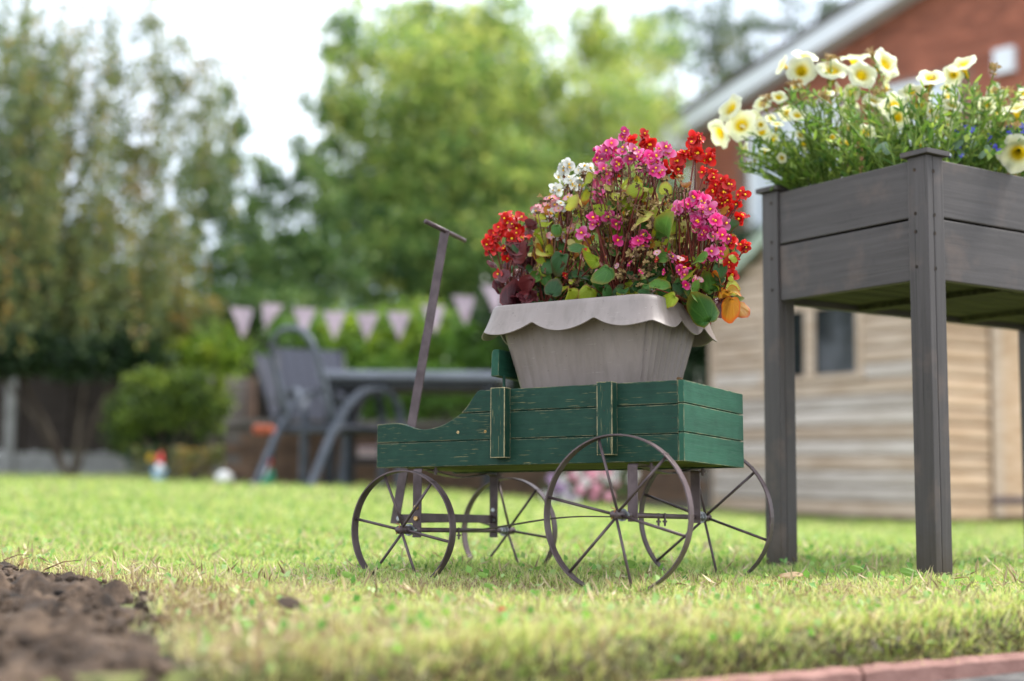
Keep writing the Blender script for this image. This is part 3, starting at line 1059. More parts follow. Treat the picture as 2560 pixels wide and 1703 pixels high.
# big broadleaf in the middle
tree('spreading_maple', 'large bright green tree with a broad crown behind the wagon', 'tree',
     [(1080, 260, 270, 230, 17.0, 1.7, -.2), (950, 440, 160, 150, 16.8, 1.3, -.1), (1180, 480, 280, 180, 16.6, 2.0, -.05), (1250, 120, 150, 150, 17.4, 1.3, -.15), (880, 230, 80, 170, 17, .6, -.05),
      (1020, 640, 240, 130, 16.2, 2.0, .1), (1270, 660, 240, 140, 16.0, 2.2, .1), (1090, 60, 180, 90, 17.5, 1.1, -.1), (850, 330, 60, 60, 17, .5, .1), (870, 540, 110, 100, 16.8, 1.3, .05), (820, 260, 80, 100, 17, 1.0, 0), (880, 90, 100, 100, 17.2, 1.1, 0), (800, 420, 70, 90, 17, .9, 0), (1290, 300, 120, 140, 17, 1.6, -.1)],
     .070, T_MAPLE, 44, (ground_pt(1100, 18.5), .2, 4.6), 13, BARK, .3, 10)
# second crown right of the middle
tree('leafy_sycamore', 'yellow green tree with loose sprays between big tree and house roof', 'tree',
     [(1500, 330, 200, 170, 17.5, 1.7, -.25), (1550, 130, 160, 120, 18.5, 1.3, -.2), (1620, 310, 130, 140, 19.5, 1.3, -.1), (1420, 480, 210, 150, 17, 2.0, 0), (1620, 460, 110, 110, 19.5, 1.6, -.1), (1700, 500, 80, 110, 20.5, 1.8, .0), (1700, 380, 60, 80, 20.5, 1.2, -.1),
      (1650, 110, 110, 100, 20.5, 1.2, .2), (1470, 60, 70, 90, 18, .9, -.1), (1580, 620, 170, 150, 17, 2.0, -.05), (1400, 640, 160, 120, 16, 2, .1), (1400, 220, 60, 90, 17, 1.2, -.1), (1730, 620, 80, 100, 20.5, 1.8, .1)],
     .062, T_MAPLE, 50, (ground_pt(1520, 16.5), .16, 4.2), 14, BARK, .3, 9)
# thin far foliage by the roof
tree('thin_poplar', 'thin grey green tree seen against the sky above the roof edge', 'tree',
     [(1800, 120, 160, 150, 24, .75, .35), (1950, 50, 140, 90, 24, .75, .35), (1770, 280, 120, 110, 23, 1.0, .3), (2080, 0, 90, 60, 24, .7, .35), (1700, 30, 120, 80, 24, .45, .3), (1870, 200, 90, 80, 24, .8, .3)],
     .075, T_BIRCH, 46, (ground_pt(1800, 24.5), .16, 7.2), 15, BARK, .5, 7)


def shrub(name, label, cat, spec, leaf, mat, dens, seed, base, droop=0, group=None):
    rg = np.random.default_rng(seed)
    root = empty(name, base, label, cat, group)
    P, T = blobs(spec, dens, rg)
    gzv = gz(P[:, 0], P[:, 1])
    if name == 'hedge' and base[1] < 14: P = P[P[:, 2] > .98]; T = T[:len(P)]; gzv = gz(P[:, 0], P[:, 1])
    P[:, 2] = np.maximum(P[:, 2], gzv + .02 + .25 * rg.random(len(P)))
    link('foliage', leaves_mesh('foliage', P - np.array(base), leaf, mat, T, droop, rg=rg), root)
    mb = MB()
    for i in range(5):
        c = spec[i % len(spec)]
        e = at(c[0] + random.uniform(-.4, .4) * c[2], c[1], c[4]) - Vector(base)
        mb.tube([(0, 0, -.05), Vector((0, 0, .1)).lerp(e, .4), e], [.03, .02, .008], 6)
    mb.build('stems', BARK, root)
    return root


shrub('hedge', 'dark evergreen hedge growing over the top of the fence', 'hedge',
      [(40, 880, 130, 65, 12.6, 2.6, .2), (200, 895, 150, 60, 12.6, 2.6, .2), (340, 885, 90, 65, 12.6, 2.4, .2), (-80, 880, 120, 70, 12.6, 2, .2)], .055, T_DARK, 60, 21, ground_pt(180, 12.9))
shrub('lime_shrub', 'bright yellow green shrub behind the round bush and chairs', 'shrub',
      [(455, 900, 75, 55, 13.6, 1.6, -.25), (550, 880, 80, 70, 13.4, 1.4, .2), (420, 860, 60, 40, 13.8, 1.2, -.3), (500, 960, 120, 60, 13.6, 1.4, .35)], .055, T_LIME, 55, 22, ground_pt(480, 13.7))
shrub('laurel_bush', 'mid green leafy bush behind the patio table below the bunting', 'shrub',
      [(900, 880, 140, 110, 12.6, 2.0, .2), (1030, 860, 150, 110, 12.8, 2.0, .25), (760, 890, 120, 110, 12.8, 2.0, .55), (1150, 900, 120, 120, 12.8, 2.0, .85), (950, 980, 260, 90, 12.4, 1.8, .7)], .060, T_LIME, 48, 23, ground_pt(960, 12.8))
shrub('yew_hedge', 'tall dark hedge behind the flower pot and beside the shed', 'hedge',
      [(1320, 850, 190, 160, 13.0, 2.2, -.1), (1520, 860, 180, 180, 13.2, 2.2, 0), (1700, 830, 160, 190, 13.2, 2.4, 0), (1660, 1080, 190, 170, 12.6, 2.4, .3), (1450, 1050, 180, 120, 12.8, 2.0, .1), (1840, 640, 110, 90, 14.5, 2, 0), (1760, 980, 90, 200, 12.9, 2.2, .4)], .065, T_DARK, 52, 24, ground_pt(1550, 13.2))
shrub('back_hedge', 'broad dark conifer hedge closing the garden behind the trees', 'hedge',
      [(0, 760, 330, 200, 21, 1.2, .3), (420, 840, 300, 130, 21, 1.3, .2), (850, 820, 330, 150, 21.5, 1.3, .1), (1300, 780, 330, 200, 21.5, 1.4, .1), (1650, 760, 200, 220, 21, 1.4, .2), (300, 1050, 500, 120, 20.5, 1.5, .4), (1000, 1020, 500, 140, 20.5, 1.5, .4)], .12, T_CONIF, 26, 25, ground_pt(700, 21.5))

# round clipped bush
bp = ground_pt(420, 11.5)
shrub('round_bush', 'rounded bright green clipped bush standing in front of the fence', 'bush',
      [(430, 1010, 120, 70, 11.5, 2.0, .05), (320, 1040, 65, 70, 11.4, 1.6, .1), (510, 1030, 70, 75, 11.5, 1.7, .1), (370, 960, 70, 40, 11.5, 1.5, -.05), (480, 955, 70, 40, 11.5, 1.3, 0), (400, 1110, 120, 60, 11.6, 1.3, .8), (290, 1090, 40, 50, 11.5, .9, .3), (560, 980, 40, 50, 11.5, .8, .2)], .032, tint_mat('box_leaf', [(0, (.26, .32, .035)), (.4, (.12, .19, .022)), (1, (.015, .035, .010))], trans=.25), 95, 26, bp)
shrub('low_rockery_plants', 'low straggly pinkish plants at the lawn edge below the round bush', 'plant',
      [(470, 1175, 70, 30, 11.0, 1.2, -.4), (540, 1160, 50, 45, 11.0, 1.0, -.2), (350, 1180, 50, 25, 11.1, 1.0, .3)], .03, T_BIRCH, 70, 27, ground_pt(480, 11.0))

# ------------------------------------------------------------------ low brick wall behind the patio
lw = empty('low_brick_wall', (ground_pt(900, 10.3)), 'low brown brick wall behind the patio table and chairs', 'wall')
BRN = simple('brown_brick', (.065, .038, .024), (.13, .078, .05), 9, rough=.9)
COP = simple('coping_stone', (.08, .07, .06), (.15, .13, .115), 9, rough=.9)
x0, x1 = ground_pt(560, 10.3)[0] - lw.location.x, ground_pt(1780, 10.3)[0] - lw.location.x
MB().box((x0, .012, -.3), (x1, .20, .42)).build('core', simple('dark_mortar', (.07, .055, .045), (.12, .1, .085), 12), lw)
me_b2 = MB().box((0, -.002, 0), (.215, .012, .065)).mesh('brick', BRN)
nb = 0
stuffb = MB()
zz = -.075
r_ = 0
while zz < .36:
    xx = x0 + (.1125 if r_ % 2 else 0)
    while xx < x1 - .22:
        if zz > -.01 and nb < 300:
            link('brick', me_b2, lw, (xx, random.uniform(-.002, .002), zz)); nb += 1
        else:
            stuffb.box((xx, 0, zz), (xx + .215, .011, zz + .065))
        xx += .225
    zz += .075; r_ += 1
tag(stuffb.build('brick_courses', BRN, lw), kind='stuff')
xx = x0
while xx < x1 - .1:
    MB().box((xx, -.03, .421), (min(xx + .44, x1), .23, .47)).build('coping', COP, lw, bevel=.006); xx += .45

# wooden post and grey fence panel left of the chairs
fp = ground_pt(600, 12.0)
gf = empty('garden_screen', fp, 'grey brown timber screen panel left of the patio chairs', 'fence')
for i in range(7):
    MB().box((-.22, -.01, .34 + i * .078), (.0495, .01, .34 + i * .078 + .072)).build('slat', FENCE2, gf)
MB().box((.05, -.04, -.1), (.11, .03, .88)).build('post', simple('brown_post', (.09, .055, .04), (.15, .09, .065), 6), gf)
MB().box((-.28, -.04, -.1), (-.2205, .03, .88)).build('post', FENCE2, gf)

# ------------------------------------------------------------------ patio furniture
FRAME = simple('grey_chair_frame', (.06, .068, .085), (.11, .12, .145), 12, rough=.5, metal=.3, bstr=.05)
SLING = simple('charcoal_sling', (.030, .032, .046), (.052, .056, .078), 60, rough=.7)
TTOP = simple('table_top', (.12, .125, .155), (.17, .18, .215), 5, rough=.3)
DARKM = simple('dark_metal', (.012, .013, .016), (.025, .027, .032), 12, rough=.45, metal=.3)


def strip(mb, pts, w, th):
    """flat bar swept along pts in the xz plane, w wide in y"""
    vs = []
    n = len(pts)
    for i, (x, z, y) in enumerate(pts):
        a = pts[max(0, i - 1)]; b = pts[min(n - 1, i + 1)]
        t = Vector((b[0] - a[0], 0, b[1] - a[1])).normalized()
        nn = Vector((-t.z, 0, t.x)) * th / 2
        for sy, sn in ((-1, -1), (1, -1), (1, 1), (-1, 1)):
            vs.append(Vector((x, y + sy * w / 2, z)) + nn * sn)
    fs = [(i * 4 + k, i * 4 + (k + 1) % 4, (i + 1) * 4 + (k + 1) % 4, (i + 1) * 4 + k) for i in range(n - 1) for k in range(4)]
    fs += [(0, 1, 2, 3), ((n - 1) * 4 + 3, (n - 1) * 4 + 2, (n - 1) * 4 + 1, (n - 1) * 4)]
    mb.add(vs, fs)


def arc_pts(ctrl, n=22):
    """Catmull-Rom through control points"""
    c = [Vector(q) for q in ctrl]
    c = [c[0] * 2 - c[1]] + c + [c[-1] * 2 - c[-2]]
    out = []
    for i in range(1, len(c) - 2):
        m_ = max(2, n // (len(c) - 3))
        for k in range(m_):
            t = k / m_
            p0, p1, p2, p3 = c[i - 1:i + 3]
            out.append(.5 * ((2 * p1) + (p2 - p0) * t + (2 * p0 - 5 * p1 + 4 * p2 - p3) * t * t + (3 * p1 - p0 - 3 * p2 + p3) * t ** 3))
    out.append(c[-2])
    return out


def chair(loc, rz, label, sling_back=True, high=False):
    """garden armchair; local +x is forwards"""
    root = empty('patio_chair', loc, label, 'chair', 'patio chairs round the table', rz)
    for sy in (-1, 1):
        y = .28 * sy
        pts = arc_pts([(-.02, 0, 0), (.10, .26, 0), (.20, .44, 0), (.32, .58, 0), (.46, .635, 0), (.60, .60, 0), (.68, .48, 0), (.69, .25, 0), (.68, 0, 0)], 48)
        mb = MB(); strip(mb, [(p.x, p.y, y) for p in pts], .05, .022)
        mb.build('arm', FRAME, root, smooth=False)
    if high:
        pts = arc_pts([(.20, -.22, .42), (.10, -.23, .70), (.04, -.215, .87), (.02, -.13, .965), (.015, 0, .99), (.02, .13, .965), (.04, .215, .87), (.10, .23, .70), (.20, .22, .42)], 60)
        MB().tube(pts, .019, 8).build('back_frame', FRAME, root, smooth=True)
        mb = MB()
        for i in range(3):
            y = -.11 + i * .11
            mb.tube([(.19, y, .43), (.09, y, .72), (.03, y, .95 - abs(y) * .2)], .003, 6)
        mb.build('back_wires', DARKM, root)
    else:
        for sy in (-1, 1):
            MB().tube([(.20, .25 * sy, .38), (.10, .25 * sy, .70), (.03, .25 * sy, .96)], .016, 8).build('back_post', DARKM, root, smooth=True)
        for z0, z1 in ((.45, .60), (.61, .95)):
            f = lambda z: .20 - .17 * (z - .38) / .57
            mb = MB().prism([(f(z0) - .006, z0), (f(z0) + .006, z0), (f(z1) + .006, z1), (f(z1) - .006, z1)], 1, -.235, .235)
            mb.build('back_sling', SLING, root)
    mb = MB().box((.18, -.27, .375), (.66, .27, .40))
    mb.build('seat', SLING if sling_back else FRAME, root, bevel=.008)
    mb = MB()
    mb.tube([(.20, -.28, .37), (.20, .28, .37)], .014, 8); mb.tube([(.655, -.28, .37), (.655, .28, .37)], .014, 8)
    mb.build('seat_rails', FRAME, root, smooth=True)
    return root


def gp(u, v, d):
    p = at(u, v, d); return (p.x, p.y, p.z)


c1 = chair(gp(708, 1226, 8.7), R(45), 'grey metal garden armchair with curved arms and a high hooped back', high=True)
c2 = chair(gp(648, 1204, 10.8), R(-12), 'charcoal sling patio chair behind the hooped one, at the table end')
c3 = chair(gp(760, 1210, 10.1), R(-60), 'charcoal sling patio chair nearly hidden, far side of the table')
tb = empty('patio_table', gp(1036, 1222, 9.2), 'long grey glass topped patio table on dark legs', 'table')
TR = R(-3)
tb.rotation_euler = (0, 0, TR)
MB().box((-.585, -.35, .685), (.575, .55, .735)).build('tabletop', TTOP, tb, bevel=.012)
MB().box((-.545, -.31, .635), (.535, .51, .683)).build('apron', DARKM, tb)
for lx in (-.50, .49):
    for ly in (-.29, .48):
        MB().box((lx - .03, ly - .03, 0), (lx + .03, ly + .03, .634)).build('leg', DARKM, tb)
MB().box((-.39, -.02, .16), (.37, .04, .20)).build('stretcher', DARKM, tb)
cu = empty('seat_cushion', gp(662, 1074, 9.75), 'orange cushion on the seat of the sling chair', 'cushion')
MB().box((-.065, -.12, -.035), (.065, .12, .03)).build('cover', simple('orange_cloth', (.42, .10, .05), (.55, .15, .08), 9, rough=.9), cu, bevel=.025)
tc_ = gp(1080, 1190, 8.9)
bx = empty('storage_tub', gp(925, 1158, 10.0), 'small pale pink tub standing by the low brick wall', 'tub')
MB().prism([(-.075, 0), (.075, 0), (.085, .10), (-.085, .10)], 1, -.06, .06).build('body', simple('pale_pink_plastic', (.60, .45, .48), (.68, .54, .57), 5, rough=.4), bx, bevel=.01)
MB().box((-.09, -.065, .101), (.09, .065, .115)).build('lid', simple('pink_lid', (.6, .42, .46), (.68, .5, .54), 5, rough=.4), bx, bevel=.004)

# ------------------------------------------------------------------ bunting
bun = empty('bunting', gp(900, 780, 10.5), 'string of pale pink triangular bunting hanging across the garden', 'bunting')
FLAG = simple('pink_flag_cloth', (.42, .32, .37), (.58, .47, .52), 40, rough=.9, trans=.35)
pts = []
for u, v in ((430, 660), (520, 716), (600, 742), (680, 757), (760, 768), (837, 777), (917, 781), (997, 778), (1075, 762), (1155, 738), (1232, 712), (1310, 678), (1400, 630)):
    pts.append(at(u, v, 10.5) - bun.location)
sp = arc_pts(pts, 80)
MB().tube(sp, .002, 5).build('string', STEM_GREEN, bun)
for u, v, tw, sk in ((604, 770, .5, .02), (682, 760, .7, -.06), (761, 770, .15, .0), (837, 779, .05, .0), (918, 783, -.05, 0), (997, 780, .2, .01), (1083, 764, .3, .02), (1158, 740, .4, .03), (1232, 714, .2, .03), (1306, 682, .3, .02)):
    c = at(u, v, 10.5) - bun.location
    mb = MB()
    W_, H_ = .088, .215
    vs = []; fs = []
    rows = 7
    for j in range(rows + 1):
        t_ = j / rows
        wd = W_ * (1 - t_) + .002
        for i in range(5):
            s_ = (i / 4 - .5) * 2
            vs.append((s_ * wd + sk * t_, .02 * math.sin(s_ * 2.2 + t_ * 3 + u) * (.3 + t_), -H_ * t_))
    for j in range(rows):
        for i in range(4):
            fs.append((j * 5 + i, j * 5 + i + 1, j * 5 + 5 + i + 1, j * 5 + 5 + i))
    mb.add(vs, fs)
    o = mb.build('flag', FLAG, bun, c, smooth=True)
    o.rotation_euler = (0, 0, tw)

# ------------------------------------------------------------------ garden gnomes, ball, flowers by the far lawn edge
def gnome(loc, coat, label, rz=0, s=1):
    root = empty('garden_gnome', loc, label, 'garden gnome', rz=rz)
    root.scale = (s, s, s)
    SK = simple('painted_skin', (.55, .32, .24), (.62, .38, .3), 9)
    MB().tube([(0, 0, 0), (0, 0, .02), (0, 0, .07), (0, 0, .12), (0, 0, .145)], [.045, .055, .055, .042, .025], 12).build('coat', coat, root, smooth=True)
    b = MB().ball((0, -.005, .165), (.032, .032, .034), 12, 8).build('head', SK, root, smooth=True)
    MB().ball((0, -.040, .168), .008, 8, 6).build('nose', SK, b, smooth=True)
    for sx in (-1, 1):
        MB().ball((sx * .012, -.034, .178), .004, 6, 5).build('eye', DARKM, b, smooth=True)
    MB().tube([(0, -.028, .160), (0, -.042, .135), (0, -.046, .10), (0, -.04, .065)], [.022, .034, .030, .004], 10).build('beard', WHITE, root, smooth=True)
    MB().tube([(0, 0, .178), (0, 0, .20), (.004, .003, .24), (.012, .008, .275)], [.040, .036, .018, .003], 12).build('hat', simple('red_hat', (.5, .03, .03), (.62, .05, .05), 9, rough=.4), root, smooth=True)
    for sx in (-1, 1):
        MB().tube([(sx * .045, 0, .125), (sx * .058, -.02, .09), (sx * .03, -.045, .085)], [.014, .013, .011], 8).build('arm', coat, root, smooth=True)
        MB().ball((sx * .022, -.035, .008), (.02, .028, .012), 8, 6).build('boot', DARKM, root, smooth=True)
    return root


gnome(gp(397, 1206, 11.0), simple('blue_coat', (.25, .42, .52), (.35, .52, .62), 9), 'garden gnome in pale blue coat and red hat below the round bush', R(20), .85)
gnome(gp(668, 1222, 9.6), simple('green_coat', (.02, .28, .16), (.04, .38, .22), 9), 'garden gnome in green coat and red hat beside the chair leg', R(-20), .9)
WST = simple('white_painted_stone', (.60, .58, .55), (.76, .74, .72), 9, rough=.7)
MB().ball((0, 0, 0), (.062, .05, .056), 12, 8, 0, .12).build('white_stone', WST, None, gp(561, 1196, 10.2), smooth=True)
tag(bpy.data.objects['white_stone'], 'round white stone on the lawn edge between the two gnomes', 'stone')
o = MB().ball((0, 0, 0), (.045, .035, .03), 10, 7, 0, .15).build('pale_pebble', WST, None, gp(630, 1216, 9.7), smooth=True)
tag(o, 'small pale pebble on the grass just left of the green coated gnome', 'stone')
yf = empty('yellow_flower', gp(376, 1206, 11.1), 'single yellow flower standing above the blue coated gnome', 'flower')
MB().tube([(0, 0, 0), (0, .01, .10), (0, 0, .19)], .004, 6).build('stem', STEM_GREEN, yf)
mb = MB()
for k in range(10):
    a = k * math.pi / 5
    mb.ball((.018 * math.cos(a), -.01, .19 + .018 * math.sin(a)), (.012, .006, .012), 6, 5)
mb.build('petals', STAMEN, yf, smooth=True)


def pink_plant(u, v, d, n, sp, mats, label, zlen=.2):
    base = gp(u, v, d)
    root = empty('flowering_plant', base, label, 'plant')
    rg = np.random.default_rng(int(u))
    P = rg.normal(size=(260, 3)) * np.array([sp, .06, zlen * .4]) + np.array([0, 0, zlen * .5]); P[:, 2] = np.abs(P[:, 2])
    link('foliage', leaves_mesh('foliage', P, .04, T_DARK, rg.random(260), 0, rg=rg), root)
    MB().tube([(0, 0, -.02), (0, 0, zlen * .8)], .008, 6).build('stem', STEM_GREEN, root)
    for i in range(n):
        c = (random.gauss(0, sp), -.05 - random.random() * .05, random.uniform(.15, 1.1) * zlen)
        mb = MB()
        for k in range(5):
            a = k * 2 * math.pi / 5 + i
            mb.ball((c[0] + .016 * math.cos(a), c[1], c[2] + .016 * math.sin(a)), (.014, .005, .014), 6, 4)
        mb.build('bloom', mats[i % len(mats)], root, smooth=True)


PK = simple('bloom_pink', (.72, .26, .36), (.78, .36, .46), 9)
PP = simple('bloom_lilac', (.48, .28, .52), (.58, .38, .62), 9)
PW = simple('bloom_white', (.66, .62, .6), (.74, .7, .68), 9)
pink_plant(1480, 1270, 9.3, 26, .07, [PK, PK, PW], 'pink and white flowering plant seen under the wagon floor', .26)
pink_plant(1398, 1268, 9.3, 16, .05, [PP, PW], 'lilac flowering plant left of the pink one under the wagon', .17)
pink_plant(1555, 1240, 9.6, 12, .05, [PK, PW], 'tall pink flowering plant behind the rear wheel spokes', .34)

# ================================================================== WAGON
WR = Matrix(((.87022674, .49258484, -.00809882), (-.49180561, .86957819, .04428341), (.0288559, -.03455357, .99898618)))
WT = Vector((-.28754, 3.06871, .25089))
WB = Vector((.3557, .1617, -.2547))        # base point of the wagon in its own frame


def wroot(name, base, label, cat):
    base = Vector(base)
    o = empty(name, (0, 0, 0), label, cat)
    m4 = WR.to_4x4(); m4.translation = WT + WR @ base
    o.matrix_world = m4
    return o, -base


def WP(x, y, z): return WT + WR @ Vector((x, y, z))


WL, WW, WH = .7114, .3233, .1556
wagon, wo_ = wroot('garden_wagon', WB, 'small green wooden cart with four spoked iron wheels standing on the lawn', 'cart')
TH = .0125


def wb(mb, name, mat, parent=None, bevel=.0009, smooth=False):
    return mb.build(name, mat, parent or wagon, wo_ if parent is None else (0, 0, 0), smooth=smooth, bevel=bevel)


# side boards: lowest, middle (with the shaped front), top
def sides(y0, y1):
    a = wb(MB().box((0, y0, .0), (WL - TH, y1, .0515)), 'side_board', GREEN_X)
    mid = [(0, .0535), (WL - TH, .0535), (WL - TH, .1085), (.211, .1085)]
    for x, z in ((.196, .100), (.182, .0925), (.167, .087), (.152, .0825), (.138, .080), (.122, .0785), (.108, .080), (.092, .0835), (.078, .0875), (.066, .0925), (.055, .0945), (.030, .0945), (0, .0926)):
        mid.append((x, z))
    b = wb(MB().prism(mid, 1, y0, y1), 'side_board', GREEN_X)
    top = [(.2125, .1108), (WL - TH, .1108), (WL - TH, WH), (.2565, WH), (.250, .1535), (.243, .145), (.234, .133), (.224, .121)]
    c = wb(MB().prism(top, 1, y0, y1), 'side_board', GREEN_X)
    # thin lap behind the joints keeps them dark but closed
    wb(MB().box((.004, (y0 + y1) / 2 - .002, .004), (WL - TH - .004, (y0 + y1) / 2 + .002, .0785)).prism([(.225, .079), (WL - TH - .004, .079), (WL - TH - .004, WH - .004), (.268, WH - .004), (.225, .112)], 1, (y0 + y1) / 2 - .002, (y0 + y1) / 2 + .002), 'side_lap', GREEN_X, bevel=0)


sides(0, TH)
sides(WW - TH, WW)
for z0, z1 in ((0, .0545), (.0565, .1105), (.1125, WH)):
    wb(MB().box((WL - TH + .0003, 0, z0), (WL, WW, z1)), 'end_board', GREEN_Y_LIT)
wb(MB().box((WL - TH + .003, .004, .004), (WL - .005, WW - .004, WH - .004)), 'end_lap', GREEN_Y_LIT, bevel=0)
wb(MB().box((.0005, TH + .0003, .004), (.012, WW - TH - .0003, .088)), 'front_board', GREEN_Y_LIT)
nfl = 4
for i in range(nfl):
    a = TH + .0005 + (WW - 2 * TH) * i / nfl
    wb(MB().box((.0125, a, .003), (WL - TH - .0005, a + (WW - 2 * TH) / nfl - .0015, .014)), 'floor_board', UNDER)
for x0_ in (.2965, .5375):
    for ys, ye in ((-.0245, -.0003), (WW + .0003, WW + .0245)):
        wb(MB().box((x0_, ys, .0135), (x0_ + .0335, ye, WH + .0015)), 'batten', GREEN_Z)
# small nails and brass screws on the near side
for (x, z) in ((.2044, .0702), (.2702, .0697), (.2895, .1219)):
    mb = MB().tube([(x, -.0006, z), (x, .003, z)], .0031, 14)
    o = wb(mb, 'screw', BRASS, bevel=.0006)
    mb = MB().box((x - .0019, -.0009, z - .0004), (x + .0019, -.00055, z + .0004)).box((x - .0004, -.00095, z - .0019), (x + .0004, -.0006, z + .0019))
    mb.build('cross_slot', HOLE, o)
mb = MB()
for x in (.006, .688, .694):
    for z in (.008, .042, .062, .083, .118, .148):
        if x < .1 and z > .088: continue
        mb.ball((x, -.0001, z), (.0011, .0006, .0011), 6, 4)
for x in (.3132, .554):
    for z in (.03, .07, .10, .14): mb.ball((x, -.0246, z), (.0011, .0006, .0011), 6, 4)
wb(mb, 'nail_heads', HOLE, bevel=0)
# bench with its rods
f = [(.2665, .186), (.283, .186), (.283, .247), (.272, .247), (.2675, .242)]
wb(MB().prism([(.262, .188), (.281, .188), (.282, .2445), (.268, .2445), (.2635, .238)], 1, .035, .29), 'bench_back', GREEN_Y_LIT, bevel=.002)
for y in (.055, .27):
    wb(MB().tube([(.283, y, .014), (.283, y, .19)], .0032, 8), 'bench_rod', simple('green_rod_%d' % int(y * 1000), (.012, .04, .026), (.02, .06, .04), 9), smooth=True, bevel=0)


# running gear
def wheel(name_label, x, y, z, r, a0, seed):
    rn = random.Random(seed)
    wt = MB()
    n = 72
    vs = []; bw = .011; tk = .0032
    for i in range(n):
        a = 2 * math.pi * i / n
        rr_ = r + .0004 * math.sin(3 * a + seed)
        for (yy, q) in ((-bw, rr_), (bw, rr_), (bw, rr_ - tk), (-bw, rr_ - tk)):
            vs.append((q * math.cos(a), yy, q * math.sin(a)))
    fs = [(i * 4 + k, i * 4 + (k + 1) % 4, ((i + 1) % n) * 4 + (k + 1) % 4, ((i + 1) % n) * 4 + k) for i in range(n) for k in range(4)]
    wt.add(vs, fs)
    hub = empty('wheel', (0, 0, 0))
    hub.parent = wagon
    hub.location = Vector((x, y, z)) + wo_
    if name_label: hub['label'] = name_label
    me = wt.mesh('rim', IRON)
    o = link('rim', me, hub, bevel=.0006)
    MB().box((r - .0005, -bw - .0006, -.0012), (r + .0007, bw + .0006, .0012)).build('rim_weld', IRON, hub).rotation_euler = (0, -R(a0 + 62), 0)
    for k in range(6):
        a = R(a0 + 60 * k + rn.uniform(-4, 4))
        side = -1 if k % 2 else 1
        mb = MB().tube([(.006 * math.cos(a), side * .006, .006 * math.sin(a)), ((r - .002) * math.cos(a), side * .001, (r - .002) * math.sin(a))], .0030, 8)
        mb.build('spoke', IRON, hub, smooth=True)
    MB().tube([(0, -.016, 0), (0, .020, 0)], .0085, 14).build('hub', IRON, hub, smooth=True, bevel=.001)
    return hub


EF, ER = .0598, .0615
XF, ZF, RF, XR, ZR, RR = .1095, -.1318, .1228, .5978, -.1023, .1524
wheel('small near front wheel', XF, -EF, ZF, RF, -9, 1)
wheel('small far front wheel', XF, WW + EF, ZF, RF, -12, 2)
wheel('large near rear wheel', XR, -ER, ZR, RR, -14, 3)
wheel('large far rear wheel', XR, WW + ER, ZR, RR, -17, 4)
for x, z, e, nm in ((XF, ZF, EF, 'front_axle'), (XR, ZR, ER, 'rear_axle')):
    wb(MB().tube([(x, -e - .021, z), (x, WW + e + .021, z)], .0052, 12), nm, IRON, smooth=True, bevel=0)
    for s, y in ((-1, -e), (1, WW + e)):
        # zinc washer and nuts between wheel and bracket, split pin outside
        wb(MB().tube([(x, y - s * .022, z), (x, y - s * .0245, z)], .0125, 18), 'washer', ZINC, bevel=0)
        wb(MB().tube([(x, y - s * .0247, z), (x, y - s * .032, z)], .0088, 6), 'nut', ZINC, bevel=.0006)
        wb(MB().tube([(x, y - s * .0335, z), (x, y - s * .045, z)], .0062, 12), 'thread', ZINC, bevel=0)
        wb(MB().tube([(x - .004, y + s * .017, z - .009), (x, y + s * .018, z), (x + .005, y + s * .017, z + .010), (x - .003, y + s * .0185, z + .013)], .0013, 6), 'split_pin', simple('rusty_pin', (.25, .1, .04), (.4, .2, .1), 90, rough=.7), smooth=True, bevel=0)
# axle brackets: flat strap bent down each side, with a cross piece under the floor
for x, zb_, nm in ((.1045, -.1475, 'bracket'), (.602, -.1150, 'bracket')):
    for y in (.0, WW):
        s = 1 if y == 0 else -1
        mb = MB()
        prof = [(y, zb_), (y, -.010), (y + s * .0015, -.005), (y + s * .006, -.0022), (y + s * .05, -.0022)]
        vs = []
        for (yy, zz), (oy, oz) in zip(prof, ((1, 0), (1, 0), (.7, -.7), (.3, -1), (0, -1))):
            for dx in (-.0105, .0105):
                vs.append((x + dx, yy, zz)); vs.append((x + dx, yy + s * oy * .0028, zz + oz * .0028))
        fs = []
        for i in range(4):
            a = i * 4
            fs += [(a, a + 2, a + 6, a + 4), (a + 1, a + 5, a + 7, a + 3), (a, a + 4, a + 5, a + 1), (a + 2, a + 3, a + 7, a + 6)]
        fs += [(0, 1, 3, 2), (16, 18, 19, 17)]
        mb.add(vs, fs)
        wb(mb, nm, IRON, bevel=.0005)
        for zz in ((-.085, -.108) if x < .3 else ()):
            wb(MB().tube([(x - .001, y - s * .0045, zz), (x - .001, y + s * .004, zz)], .0052, 12), 'bolt', ZINC if y else BRASS, bevel=.0012)
        wb(MB().tube([(x + .028, y + s * .028, -.0005), (x + .028, y + s * .028, -.016)], .0036, 8).tube([(x + .028, y + s * .028, -.006), (x + .028, y + s * .028, -.010)], .0075, 6), 'bolt', IRON, bevel=0)
    # sagging cross strap
    pts = [(x + .004 * 0, .05 + (WW - .1) * i / 10, -.004 - .010 * math.sin(math.pi * i / 10)) for i in range(11)]
    mb = MB()
    vs = []
    for q in pts:
        for dx, dz in ((-.0105, 0), (.0105, 0), (.0105, -.0028), (-.0105, -.0028)): vs.append((q[0] + dx, q[1], q[2] + dz))
    mb.add(vs, [(i * 4 + k, i * 4 + (k + 1) % 4, i * 4 + 4 + (k + 1) % 4, i * 4 + 4 + k) for i in range(10) for k in range(4)] + [(0, 1, 2, 3), (43, 42, 41, 40)])
    wb(mb, 'cross_strap', IRON, bevel=0)
wb(MB().box((XF - .010, .004, -.1150), (XF - .0065, WW - .004, -.0965)), 'axle_bar', IRON)
wb(MB().prism([(-.058, -.113), (-.050, -.117), (XF - .0102, -.1145), (XF - .0102, -.0970), (-.052, -.0960), (-.058, -.100)], 1, .1605, .1640), 'tongue', IRON)
